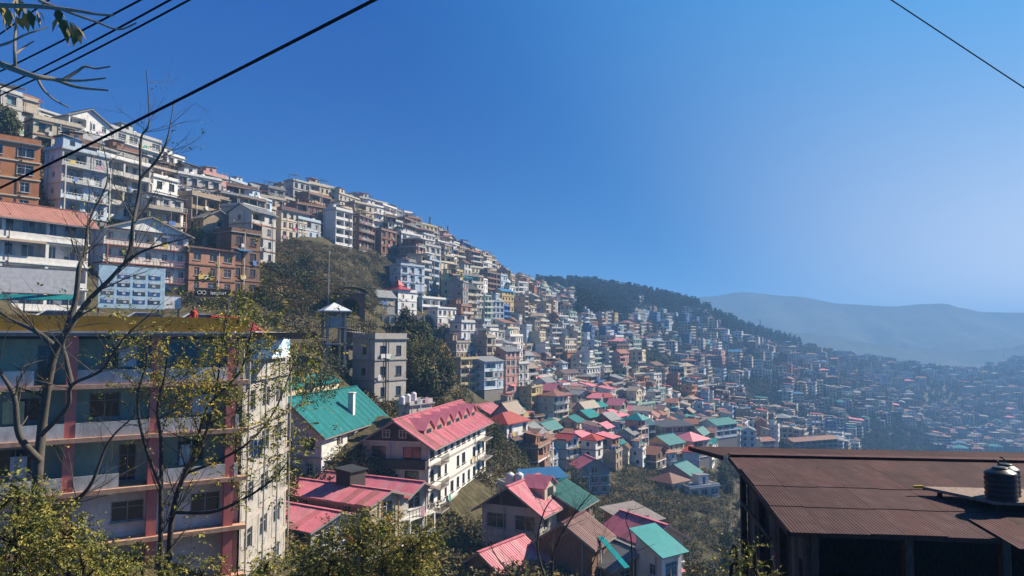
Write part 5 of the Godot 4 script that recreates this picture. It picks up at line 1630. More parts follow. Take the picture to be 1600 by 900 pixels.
func leaf(b: MB, at: Vector3, dir: Vector3, size: float) -> void:   # one pointed leaf, bent along its midrib
	var side := dir.cross(Vector3(rf(-1, 1), rf(-1, 1), rf(-1, 1))).normalized() * size * 0.24
	var mid := at + dir * size * 0.5 + Vector3(0, size * 0.06, 0)
	var tip := at + dir * size - Vector3(0, size * 0.12, 0)
	b.tri(at, mid + side, tip)
	b.tri(at, tip, mid - side)

func leaf_cluster(b: MB, at: Vector3, r: float, n: int, size: float, cols: Array, droop := 0.3) -> void:
	for i in n:
		var d := Vector3(rf(-1, 1), rf(-1, 1), rf(-1, 1))
		if d.length() < 0.05: continue
		var p := at + d.normalized() * r * pow(rng.randf(), 0.45) * Vector3(1, 0.8, 1)
		var dir := (d.normalized() + Vector3(0, -droop, 0) + Vector3(rf(-0.6, 0.6), rf(-0.6, 0.6), rf(-0.6, 0.6))).normalized()
		b.col = pick(cols) * rf(0.7, 1.25)
		leaf(b, p, dir, size * rf(0.6, 1.25))

func sprig(b: MB, at: Vector3, dir: Vector3, length: float, n: int, size: float, col: Color, wood: Color) -> void:   # a leaf stalk with paired leaflets that hang a little
	var p := at
	var d := dir.normalized()
	var side := d.cross(Vector3(rf(-0.5, 0.5), 1, rf(-0.5, 0.5))).normalized()
	for i in n:
		var q := p + d * length / n
		if i < n - 1:
			b.col = wood
			b.tri(p, q + side * size * 0.05, q - side * size * 0.05)
		d = (d + Vector3(0, -0.13, 0)).normalized()
		p = q
		var k := sin(PI * (i + 0.8) / (n + 0.6))
		for s in [-1.0, 1.0]:
			if rng.randf() < 0.14: continue
			b.col = col * rf(0.72, 1.25)
			leaf(b, p, (side * s + d * rf(0.3, 0.9) + Vector3(0, rf(-0.5, 0.15), 0)).normalized(), size * k * rf(0.7, 1.3))
	b.col = col
	leaf(b, p, d, size * 0.8)

func sprigs(b: MB, at: Vector3, r: float, n: int, size: float, cols: Array) -> void:
	for i in n:
		var d := Vector3(rf(-1, 1), rf(-0.7, 1), rf(-1, 1)).normalized()
		sprig(b, at + d * r * rf(0.0, 0.6), (d + Vector3(0, 0.1, 0)).normalized(), size * rf(2.6, 5.0), 4 + rng.randi() % 4, size, pick(cols), Color(0.08, 0.07, 0.03))

func twig(b: MB, at: Vector3, dir: Vector3, length: float, r: float, depth: int, tips: Array, wander := 0.35) -> void:
	var pts := [at]
	var d := dir.normalized()
	var p := at
	for i in 4:
		d = (d + Vector3(rf(-1, 1), rf(-0.6, 1.0), rf(-1, 1)) * wander * 0.5).normalized()
		p += d * length * 0.25
		pts.append(p)
	b.tube(smooth_path(pts, 2), r, r * 0.45, 5 if r > 0.02 else 4)
	if depth <= 0:
		tips.append([p, d])
		return
	var k := 2 + rng.randi() % 2
	for i in k:
		var f := 1 + rng.randi() % 4
		var nd := (d + Vector3(rf(-1, 1), rf(-0.7, 0.9), rf(-1, 1)) * 0.85).normalized()
		twig(b, pts[f], nd, length * rf(0.5, 0.75), r * rf(0.4, 0.55), depth - 1, tips, wander)
	tips.append([p, d])

func limb_px(b: MB, tr: Array, d: float, r0: float, r1: float, tips: Array, twigs: int, tl: float, lean := 0.0, depth := 2) -> PackedVector3Array:
	var pts := []
	for i in tr.size():
		pts.append(P(tr[i][0], tr[i][1], d + lean * i / maxf(1.0, tr.size() - 1) + (rf(-0.12, 0.12) if i > 0 else 0.0)))
	var path := smooth_path(pts, 6)
	b.tube(path, r0, r1, 9)
	for i in twigs:
		var t := rf(0.25, 0.97)
		var k := clampi(int(t * path.size()), 1, path.size() - 2)
		var dir := (path[k + 1] - path[k - 1]).normalized()
		var out := (dir * 0.5 + Vector3(rf(-1, 1), rf(-0.3, 1), rf(-1, 1))).normalized()
		twig(b, path[k], out, tl * rf(0.5, 1.2), maxf(lerpf(r0, r1, t) * 0.35, 0.006), depth, tips)
	return path

func bare_tree() -> void:
	var d := 13.0
	var o := thing("bare_tree", "tall leafless tree with dark forking limbs in front of the pink pillars", "tree", P(50, 900, d))
	var b := mb(Color(0.15, 0.135, 0.115))
	var tips := []
	var off: Vector3 = o.position
	limb_px(b, [[40, 1120], [45, 1000], [50, 900], [58, 760], [66, 666], [75, 600], [88, 545], [108, 512], [120, 495]], d, 0.105, 0.052, tips, 4, 0.7)
	limb_px(b, [[108, 512], [137, 471], [171, 437], [196, 410], [222, 393], [257, 381], [300, 370]], d, 0.05, 0.007, tips, 12, 0.9, -0.8)
	limb_px(b, [[196, 410], [204, 388], [208, 351], [214, 318], [219, 280], [220, 218], [232, 198], [233, 175], [229, 110]], d - 0.3, 0.042, 0.007, tips, 14, 0.8, 0.6)
	limb_px(b, [[104, 516], [118, 470], [124, 417], [133, 398], [137, 356], [146, 330], [168, 280], [160, 220]], d, 0.055, 0.007, tips, 14, 0.9, 1.0)
	limb_px(b, [[64, 680], [105, 636], [112, 602], [156, 580], [181, 546], [200, 521], [236, 490]], d, 0.042, 0.007, tips, 16, 0.9, -1.0)
	limb_px(b, [[112, 602], [103, 560], [99, 535], [118, 500], [150, 480]], d - 0.3, 0.05, 0.01, tips, 6, 0.6)
	limb_px(b, [[219, 280], [245, 250], [262, 215], [272, 155]], d - 0.1, 0.03, 0.006, tips, 7, 0.6)
	limb_px(b, [[88, 545], [60, 520], [20, 500], [-30, 470]], d, 0.06, 0.01, tips, 8, 0.8, 0.7)
	limb_px(b, [[62, 720], [30, 680], [22, 620], [0, 580], [-20, 530]], d, 0.07, 0.012, tips, 8, 0.8, -0.9)
	limb_px(b, [[58, 780], [100, 790], [140, 760], [170, 690], [210, 650]], d - 0.6, 0.05, 0.008, tips, 8, 0.8, -0.5)
	for i in b.v.size(): b.v[i] -= off
	obj("trunk", b, M.bark, o)
	var l := mb()
	for t in tips:
		if rng.randf() < 0.06: leaf_cluster(l, t[0] - off, 0.1, 4, 0.07, [Color(0.22, 0.17, 0.03), Color(0.14, 0.15, 0.03)])
	var lo := obj("leaves", l, M.leaf, o)
	if lo: lo.set_meta("kind", "stuff")
	print("bare tree tris ", b.ix.size() / 3)

func leafy_tree() -> void:
	var d := 18.0
	var o := thing("yellowing_tree", "slender tree with sparse olive and yellow leaves before the pink pillars", "tree", P(255, 900, d))
	var off: Vector3 = o.position
	var b := mb(Color(0.11, 0.095, 0.08))
	var tips := []
	limb_px(b, [[258, 1060], [252, 940], [251, 820], [252, 695], [246, 640], [258, 585], [262, 540]], d, 0.075, 0.015, tips, 14, 1.1)
	limb_px(b, [[258, 1060], [264, 880], [270, 800], [288, 740], [307, 710], [330, 650], [345, 560], [352, 492]], d + 0.4, 0.085, 0.012, tips, 20, 1.3)
	limb_px(b, [[288, 740], [340, 720], [390, 690], [430, 640], [462, 560], [480, 520]], d + 0.4, 0.042, 0.01, tips, 18, 1.2, 1.5)
	limb_px(b, [[307, 710], [322, 640], [375, 580], [392, 520], [400, 480]], d + 0.5, 0.038, 0.01, tips, 16, 1.1, -1.0)
	limb_px(b, [[251, 760], [225, 690], [215, 620], [230, 560], [215, 520]], d - 0.4, 0.045, 0.01, tips, 12, 1.0, -0.6)
	limb_px(b, [[270, 800], [330, 800], [380, 780], [425, 750], [450, 720]], d + 0.2, 0.05, 0.01, tips, 12, 1.0, -1.5)
	for i in b.v.size(): b.v[i] -= off
	obj("trunk", b, M.bark, o)
	var l := mb()
	var ol := [Color(0.20, 0.19, 0.035), Color(0.26, 0.22, 0.04), Color(0.16, 0.16, 0.03), Color(0.12, 0.13, 0.028)]
	var ye := [Color(0.42, 0.27, 0.025), Color(0.36, 0.26, 0.03), Color(0.27, 0.21, 0.04)]
	var cl := [[200, 530], [225, 548], [215, 560], [240, 575], [260, 590], [275, 602], [290, 560], [330, 560], [360, 540], [375, 515], [395, 490], [352, 500], [330, 610], [300, 640], [280, 655], [350, 640], [378, 620], [335, 585], [400, 600], [415, 585], [440, 560], [470, 540], [492, 575], [480, 545], [350, 690], [400, 660], [435, 700], [450, 660], [305, 690], [340, 740], [380, 750], [420, 770], [300, 590], [320, 600], [365, 580], [385, 560], [400, 545], [440, 610], [470, 620], [365, 470], [380, 482], [340, 520], [235, 520], [210, 545], [270, 560], [250, 610], [480, 690], [440, 740], [180, 565], [300, 620], [345, 620], [362, 655], [392, 505], [420, 525], [325, 545], [250, 545], [262, 572], [280, 585], [360, 610], [375, 595], [345, 565], [370, 550], [290, 640], [345, 500], [355, 485], [410, 640], [420, 560], [400, 560], [430, 585], [455, 600], [415, 610], [445, 640], [400, 700], [425, 680], [460, 690], [440, 720], [410, 740], [455, 575]]
	for k in 2:
		for c in cl:
			var y: bool = (c[0] > 240 and c[0] < 350 and c[1] > 570 and c[1] < 680 and rng.randf() < 0.6) or rng.randf() < 0.18
			sprigs(l, P(c[0] + rf(-22, 22), c[1] + rf(-16, 16), d + rf(-1.6, 1.6)) - off, rf(0.22, 0.46), 6 + rng.randi() % 5, rf(0.06, 0.095), ye if y else ol)
	for t in tips:
		if rng.randf() < 0.4: sprig(l, t[0] - off, t[1], rf(0.25, 0.45), 4 + rng.randi() % 3, rf(0.08, 0.12), pick(ol), Color(0.08, 0.07, 0.03))
	obj("leaves", l, M.leaf, o).set_meta("kind", "stuff")
	print("leafy tris ", (l.ix.size() + b.ix.size()) / 3)

func shrub(called: String, label: String, lobes: Array, d: float, leaf_size: float, cols: Array, dens: float, category := "shrub") -> void:
	# lobes: [px, py, radius in px]
	var first: Array = lobes[0]
	var o := thing(called, label, category, P(first[0], 900, d))
	var off: Vector3 = o.position
	var b := mb(Color(0.06, 0.05, 0.03))
	var l := mb()
	for lb in lobes:
		var c := P(lb[0], lb[1], d + rf(-0.8, 0.8))
		var r: float = lb[2] / FPX * d
		b.tube(smooth_path([Vector3(c.x * 0.7 + off.x * 0.3, ground(c.x, c.z) - 0.3, c.z), c - Vector3(rf(-0.2, 0.2), r, 0), c + Vector3(0, r * 0.5, 0)], 4), 0.05 + r * 0.03, 0.012, 6)
		var n := int(dens * r * r * 14.0) + 3
		for i in n:
			var dv := Vector3(rf(-1, 1), rf(-1, 1), rf(-1, 1)).normalized() * pow(rng.randf(), 0.4) * r
			var p := c + dv * Vector3(1, 1, 0.9)
			sprigs(l, p - off, r * rf(0.16, 0.3), 4, leaf_size * rf(0.6, 1.2), cols)
			if rng.randf() < 0.25: b.tube(PackedVector3Array([c, p]), 0.015, 0.005, 4)
	for i in b.v.size(): b.v[i] -= off
	obj("stem", b, M.bark, o)
	obj("leaves", l, M.leaf, o).set_meta("kind", "stuff")
	print(called, " tris ", l.ix.size() / 3)

func overhanging_branch() -> void:
	var d := 5.5
	var o := thing("overhanging_branch", "pale branches with a few dry leaves reaching in at the top corner", "tree", P(-60, 60, d))
	var off: Vector3 = o.position
	var b := mb(Color(0.30, 0.26, 0.21))
	var tips := []
	limb_px(b, [[-160, 130], [-60, 85], [0, 100], [50, 118], [85, 124], [120, 136], [168, 141]], d, 0.035, 0.007, tips, 0, 0.2)
	limb_px(b, [[100, 124], [120, 112], [133, 104], [150, 107], [172, 104]], d, 0.014, 0.006, tips, 0, 0.2)
	limb_px(b, [[88, 124], [125, 126], [165, 122]], d, 0.013, 0.006, tips, 0, 0.2)
	limb_px(b, [[58, 122], [68, 140], [85, 156], [108, 168]], d, 0.012, 0.005, tips, 0, 0.2)
	limb_px(b, [[-60, 0], [0, 8], [60, 10], [115, 16], [150, 22], [178, 24]], d - 0.3, 0.022, 0.007, tips, 0, 0.2)
	limb_px(b, [[60, 0], [90, 12], [115, 22], [150, 34], [185, 46], [213, 36]], d - 0.2, 0.012, 0.006, tips, 0, 0.2)
	limb_px(b, [[-40, 80], [10, 68], [40, 54], [75, 42]], d, 0.012, 0.005, tips, 0, 0.2)
	limb_px(b, [[24, 108], [23, 80], [24, 50], [26, 30]], d, 0.013, 0.008, tips, 0, 0.2)
	limb_px(b, [[24, 84], [40, 72], [52, 65]], d, 0.009, 0.005, tips, 0, 0.2)
	for i in b.v.size(): b.v[i] -= off
	obj("limb", b, M.bark, o)
	for s in [[4, 28], [12, 22], [22, 34], [30, 12], [36, 28], [44, 24], [58, 26], [88, 20], [90, 34], [96, 38], [100, 48], [108, 42], [116, 48], [120, 56], [26, 6], [0, 14]]:
		var l := mb()
		l.col = pick([Color(0.10, 0.085, 0.03), Color(0.17, 0.13, 0.05), Color(0.06, 0.06, 0.025)])
		var p := P(s[0], s[1] - 10, d - 0.1 + rf(-0.15, 0.15)) - off
		var dr := Vector3(rf(-0.2, 0.35), -1, rf(-0.3, 0.3)).normalized()
		leaf(l, p, dr, 0.14)
		leaf(l, p + Vector3(0.015, -0.01, 0), dr.rotated(Vector3.BACK, 0.35), 0.11)
		obj("leaf", l, M.leaf, o)

# -------- trees on the slopes
func clump_mesh(n: int, size: float, flat: float) -> ArrayMesh:   # a unit clump of leaf faces
	var b := mb()
	for i in n:
		var d := Vector3(rf(-1, 1), rf(-0.5, 1), rf(-1, 1)).normalized()
		var p := d * pow(rng.randf(), 0.35) * Vector3(0.5, 0.5 * flat, 0.5) + Vector3(0, 0.35 * flat, 0)
		var g := rf(0.55, 1.3)
		b.col = Color(g, g * rf(0.92, 1.08), g * rf(0.8, 1.1))
		leaf(b, p, (d + Vector3(rf(-0.8, 0.8), rf(-0.8, 0.8), rf(-0.8, 0.8))).normalized(), size * rf(0.6, 1.4))
	return b.mesh()

func lobed_mesh(lobes: int, leaves: int, size: float) -> ArrayMesh:   # a unit tree: trunk, then leafy lobes that shade one another
	var b := mb(Color(0.9, 0.75, 0.6))
	b.tube(PackedVector3Array([Vector3(0, -0.15, 0), Vector3(0.02, 0.2, 0.01), Vector3(0, 0.55, 0)]), 0.035, 0.015, 5)
	for i in lobes:
		var t := float(i) / lobes
		var a := i * 2.4 + rf(-0.4, 0.4)
		var r := rf(0.13, 0.21)
		var rad := 0.30 * sin(PI * (0.25 + 0.7 * t)) * rf(0.6, 1.1)
		var c := Vector3(cos(a) * rad, 0.26 + 0.52 * t + rf(-0.04, 0.04), sin(a) * rad)
		b.tube(PackedVector3Array([Vector3(0, 0.25, 0), c]), 0.012, 0.005, 4)
		for j in leaves:
			var d := Vector3(rf(-1, 1), rf(-0.75, 1), rf(-1, 1)).normalized()
			var g := rf(0.6, 1.3)
			b.col = Color(g, g * rf(0.94, 1.06), g * rf(0.8, 1.05))
			var p := c + d * r * rf(0.72, 1.0)
			var up := (d + Vector3(rf(-0.5, 0.5), rf(-0.5, 0.5), rf(-0.5, 0.5))).normalized()
			var sd := up.cross(Vector3(rf(-1, 1), rf(-1, 1), rf(-1, 1))).normalized() * size * rf(0.6, 1.2)
			var fw := up.cross(sd).normalized() * size * rf(0.6, 1.2)
			b.tri(p - sd, p + fw, p + sd * 0.6 - fw * 0.7)
	return b.mesh()

func conifer_mesh(sd: int, n: int) -> ArrayMesh:   # unit-high cedar: tiers of drooping sprays round a stem
	rng.seed = sd
	var b := mb(Color(0.5, 0.4, 0.3))
	b.tube(PackedVector3Array([Vector3(0, -0.1, 0), Vector3(0, 0.95, 0)]), 0.022, 0.004, 5)
	for i in n:
		var t := pow(rng.randf(), 0.8)
		var y := 0.16 + 0.84 * t
		var r := (1.02 - t) * 0.24 * rf(0.5, 1.15) + 0.015
		var a := rng.randf() * TAU
		var d := Vector3(cos(a), -0.18, sin(a))
		var p := Vector3(0, y, 0) + d * r * rf(0.2, 1.0)
		var g := rf(0.6, 1.25)
		b.col = Color(g, g, g)
		leaf(b, p - d * 0.03, (d + Vector3(rf(-0.4, 0.4), rf(-0.2, 0.5), rf(-0.4, 0.4))).normalized(), rf(0.05, 0.11))
	return b.mesh()

func multi(called: String, mesh: Mesh, material: Material, xs: Array, label: String, category: String) -> void:
	var mm := MultiMesh.new()
	mm.transform_format = MultiMesh.TRANSFORM_3D
	mm.use_colors = true
	mm.mesh = mesh
	mm.instance_count = xs.size()
	for i in xs.size():
		mm.set_instance_transform(i, xs[i][0])
		mm.set_instance_color(i, xs[i][1])
	var o := MultiMeshInstance3D.new()
	o.multimesh = mm
	o.material_override = material
	o.name = numbered(called)
	add_child(o)
	tag(o, label, category, "", "stuff")

func xf(at: Vector3, s: Vector3) -> Transform3D:
	return Transform3D(Basis(Vector3.UP, rng.randf() * TAU).scaled(s), at)

func vegetation() -> void:
	rng.seed = 99
	var scrub_mesh := clump_mesh(70, 0.19, 0.8)
	var tree_mesh := lobed_mesh(13, 46, 0.055)
	var con := conifer_mesh(5, 330)
	rng.seed = 100
	var dry := [Color(0.15, 0.105, 0.04), Color(0.20, 0.135, 0.05), Color(0.10, 0.085, 0.03), Color(0.075, 0.07, 0.026), Color(0.24, 0.165, 0.07)]
	var green := [Color(0.070, 0.075, 0.026), Color(0.052, 0.06, 0.023), Color(0.095, 0.086, 0.03), Color(0.042, 0.048, 0.022)]
	var scrub := []
	var wood := []
	var forest := []
	var tries := 0
	while tries < 60000:
		tries += 1
		var px := rf(-60.0, 1660.0)
		var d := exp(rf(log(28.0), log(1800.0)))
		var x := (px - 800.0) / FPX * d
		var y := ground(x, -d)
		var s := proj(Vector3(x, y, -d))
		if s.y > 930 or s.y < 120: continue
		var zone := -1
		for i in BARE.size() - 1:
			if in_poly(s, BARE[i]):
				zone = i
				break
		if zone < 0 and not free_spot(x, -d, 0.4 if d < 130 else (-0.8 if d < 400 else 0.0)): continue
		if d < 70 and rng.randf() < 0.6: continue
		if d < 125 and px < 480 and y > -9.0: continue
		if (zone == 3 or zone == 5 or zone == 4) and d > 500:
			if forest.size() < 2400:
				var h := rf(13, 24)
				forest.append([xf(Vector3(x, y, -d), Vector3(h * 1.3, h, h * 1.3)), pick([Color(0.014, 0.022, 0.012), Color(0.02, 0.03, 0.014), Color(0.011, 0.018, 0.011)]) * rf(0.8, 1.3)])
			continue
		var p := rng.randf()
		if zone < 0 and px > 385 and px < 640 and d > 122 and d < 290 and p > 0.45: continue
		if zone < 0 and px > 700 and px < 1120 and d > 60 and d < 330 and (p > 0.45 or d > 150): continue
		if d < 60 and p > 0.45: continue
		if zone in [0, 8, 2]:
			if zone == 2: continue
			var k := rf(0.6, 1.7) if rng.randf() < 0.9 else rf(1.8, 3.0)
			scrub.append([xf(Vector3(x, y - 0.2, -d), Vector3(k * 1.5, k * 0.8, k * 1.5)), pick(dry) if p < 0.72 else pick(green)])
		elif zone in [1, 6, 7, 9, 10]:
			var k := rf(2.0, 6.5) * (1.0 if d < 450 else 1.5)
			wood.append([xf(Vector3(x, y - 0.4, -d), Vector3(k, k * rf(0.8, 1.3), k)), pick(green) if p < 0.8 else pick(dry)])
		elif p < (0.45 if d > 135 else 0.85):
			var k := rf(0.8, 2.4) * (1.0 if d < 300 else 1.6)
			scrub.append([xf(Vector3(x, y - 0.2, -d), Vector3(k * 1.4, k, k * 1.4)), pick(dry) if rng.randf() < 0.5 else pick(green)])
		elif p < (0.53 if d < 450 else 0.8):
			var k := rf(2.5, 6.0) * (1.0 if d > 120 else 0.7)
			wood.append([xf(Vector3(x, y - 0.3, -d), Vector3(k, k * rf(0.9, 1.4), k)), pick(green)])
	# the open bank above the road: tufts of dry grass, olive bushes
	for i in 9000:
		var px := rf(385, 660)
		var d := rf(138, 270)
		var x := (px - 800.0) / FPX * d
		var y := ground(x, -d)
		var s := proj(Vector3(x, y, -d))
		if not in_poly(s, BARE[0]): continue
		var patch := bump_noise.get_noise_2d(x * 1.3 + 300.0, -d * 1.3)
		var k := rf(0.7, 1.5) if patch < 0.28 else rf(1.2, 2.4)
		scrub.append([xf(Vector3(x, y - 0.15, -d), Vector3(k * 1.4, k * 0.85, k * 1.4)), (pick(green) * 1.7 if patch > 0.28 or rng.randf() < 0.12 else pick(dry)) * rf(0.75, 1.1)])
	for i in 5200:   # undergrowth below the hotel and over the steep bank beside the tin shed
		var px := rf(600, 900) if i % 3 == 0 else rf(900, 1130)
		var d := rf(60, 160) if i % 3 == 0 else rf(80, 260)
		var x := (px - 800.0) / FPX * d
		if not free_spot(x, -d, -1.2): continue
		if d > 190 and proj(Vector3(x, ground(x, -d), -d)).y < 728: continue
		var k := rf(0.7, 2.0)
		scrub.append([xf(Vector3(x, ground(x, -d) - 0.2, -d), Vector3(k * 1.3, k, k * 1.3)), pick(green) if rng.randf() < 0.65 else pick(dry)])
	# the far slopes are wooded wherever no house stands
	for i in 9000:
		var px := rf(980, 1660)
		var d := exp(rf(log(420.0), log(1800.0)))
		var x := (px - 800.0) / FPX * d
		if not free_spot(x, -d, -2.0): continue
		var y := ground(x, -d)
		var k := rf(5.0, 11.0)
		wood.append([xf(Vector3(x, y - 0.5, -d), Vector3(k, k * rf(0.7, 1.2), k)), pick(green) * 0.8])
	# fill the wooded crest evenly
	for i in 1500:
		var px := rf(836, 1096)
		var d := rf(760, 1120)
		var x := (px - 800.0) / FPX * d
		var y := ground(x, -d)
		var s := proj(Vector3(x, y, -d))
		if s.y > 496 or not in_poly(Vector2(s.x, clampf(s.y, 442, 460)), BARE[3]) and s.x < 1000: continue
		var h := rf(14, 25)
		forest.append([xf(Vector3(x, y - 0.5, -d), Vector3(h * 1.35, h, h * 1.35)), Color(0.014, 0.021, 0.012) * rf(0.7, 1.4)])
	for i in 900:
		var px := rf(1085, 1250)
		var d := rf(900, 1250)
		var x := (px - 800.0) / FPX * d
		var y := ground(x, -d)
		var s := proj(Vector3(x, y, -d))
		if s.y > lerpf(505.0, 556.0, (px - 1085.0) / 165.0): continue
		var h := rf(10, 18)
		forest.append([xf(Vector3(x, y - 0.5, -d), Vector3(h * 1.35, h, h * 1.35)), Color(0.016, 0.023, 0.013) * rf(0.7, 1.4)])
	multi("scrub", scrub_mesh, M.needle, scrub, "dry brown and olive scrub covering the open slopes", "scrub")
	multi("woodland", tree_mesh, M.needle, wood, "dark broadleaf thickets growing between the houses", "thicket")
	multi("forest", con, M.needle, forest, "dark cedar forest covering the far hilltop", "forest")
	print("scrub ", scrub.size(), " wood ", wood.size(), " forest ", forest.size())
	# single trees that can be told apart
	for t in [[842, 452, 700, 17.0, "single dark cedar at the left end of the wooded hilltop"], [1246, 548, 1000, 14.0, "lone round-topped tree beside the mast on the far spur"]]:
		cedar(t)
	for t in [[664, 556, 138, 7.5, "large dark green tree right of the concrete tower"], [690, 575, 140, 6.5, "dark tree on the bushy spur left of the yellow house"], [640, 540, 132, 5.0, "yellowish tree close to the concrete tower's lit face"], [768, 700, 128, 6.0, "leafy tree shading the far end of the hotel"], [655, 520, 150, 6.0, "bushy tree below the white shrine's retaining wall"], [478, 452, 178, 5.0, "dark rounded tree in the middle of the scrubby slope"], [500, 560, 100, 4.5, "leafy tree under the white-roofed kiosk"], [478, 575, 96, 4.0, "olive tree between the kiosk legs and the banner wall"], [880, 745, 112, 4.0, "small tree between the blue shed and the slate blue house"], [408, 468, 140, 3.2, "shaded tree at the foot of the brown house"]]:
		round_tree(t)

func cedar(t: Array) -> void:
	var q := P(t[0], t[1], t[2])
	q.y = ground(q.x, q.z)
	var o := thing("cedar_tree", t[4], "tree", q)
	var b := mb(Color(0.04, 0.03, 0.02))
	b.tube(PackedVector3Array([Vector3(0, -1, 0), Vector3(0.2, t[3] * 0.5, 0), Vector3(0, t[3], 0)]), 0.4, 0.08, 6)
	obj("trunk", b, M.bark, o)
	var l := mb()
	for i in 22:
		leaf_cluster(l, Vector3(rf(-1, 1) * t[3] * 0.2, t[3] * rf(0.45, 1.0), rf(-1, 1) * t[3] * 0.2), t[3] * 0.12, 20, 1.1, [Color(0.014, 0.022, 0.012), Color(0.02, 0.028, 0.014)])
	obj("crown", l, M.needle, o)

func round_tree(t: Array) -> void:
	var q := P(t[0], t[1], t[2])
	var g := ground(q.x, q.z)
	var o := thing("hillside_tree", t[4], "tree", Vector3(q.x, g, q.z), 0.0, "trees among the houses")
	var h: float = maxf(t[3], q.y - g + t[3] * 0.4)
	var b := mb(Color(0.05, 0.04, 0.03))
	b.tube(smooth_path([Vector3(0, -0.6, 0), Vector3(0.15, h * 0.4, 0.1), Vector3(0, h * 0.8, 0)], 3), 0.22, 0.06, 7)
	for i in 6:
		var a := rng.randf() * TAU
		b.tube(smooth_path([Vector3(0.1, h * rf(0.3, 0.6), 0), Vector3(cos(a) * h * 0.15, h * 0.65, sin(a) * h * 0.15), Vector3(cos(a) * h * 0.33, h * rf(0.6, 0.9), sin(a) * h * 0.33)], 3), 0.09, 0.02, 5)
	obj("trunk", b, M.bark, o)
	var l := mb()
	var cols: Array = [Color(0.06, 0.07, 0.024), Color(0.045, 0.055, 0.02), Color(0.09, 0.085, 0.028)]
	if "yellowish" in t[4] or "olive" in t[4]: cols = [Color(0.16, 0.13, 0.02), Color(0.10, 0.10, 0.02), Color(0.06, 0.06, 0.02)]
	for i in 60:
		var dv := Vector3(rf(-1, 1), rf(-1, 1), rf(-1, 1)).normalized() * pow(rng.randf(), 0.4)
		leaf_cluster(l, Vector3(0, h * 0.66, 0) + dv * Vector3(h * 0.42, h * 0.38, h * 0.42), h * rf(0.07, 0.13), 34, 0.32, cols)
	obj("crown", l, M.leaf, o)

# ---------------------------------------------------------------- the brown tin-roofed shed at the right, wires, foreground plants
func sheet_mesh(w: float, l: float, waves: int) -> ArrayMesh:   # one corrugated sheet: x across, z along, top side up
	var key := "sheet%.2f_%.2f" % [w, l]
	if mesh_store.has(key): return mesh_store[key]
	var b := mb()
	var n := waves * 4
	for i in n + 1:
		var x := w * i / n
		var y := sin(TAU * i / 4.0) * 0.0045
		var s := cos(TAU * i / 4.0) * 0.0045 * TAU * waves / w
		var nn := Vector3(-s, 1, 0).normalized()
		for z in [0.0, l]:
			b.v.append(Vector3(x, y, z)); b.n.append(nn); b.c.append(Color.WHITE)
	for i in n:
		var k := i * 2
		b.ix.append(k); b.ix.append(k + 2); b.ix.append(k + 1)
		b.ix.append(k + 1); b.ix.append(k + 2); b.ix.append(k + 3)
	b.quad(Vector3(0, -0.012, l), Vector3(w, -0.012, l), Vector3(w, 0.004, l), Vector3(0, 0.004, l))
	mesh_store[key] = b.mesh()
	return mesh_store[key]

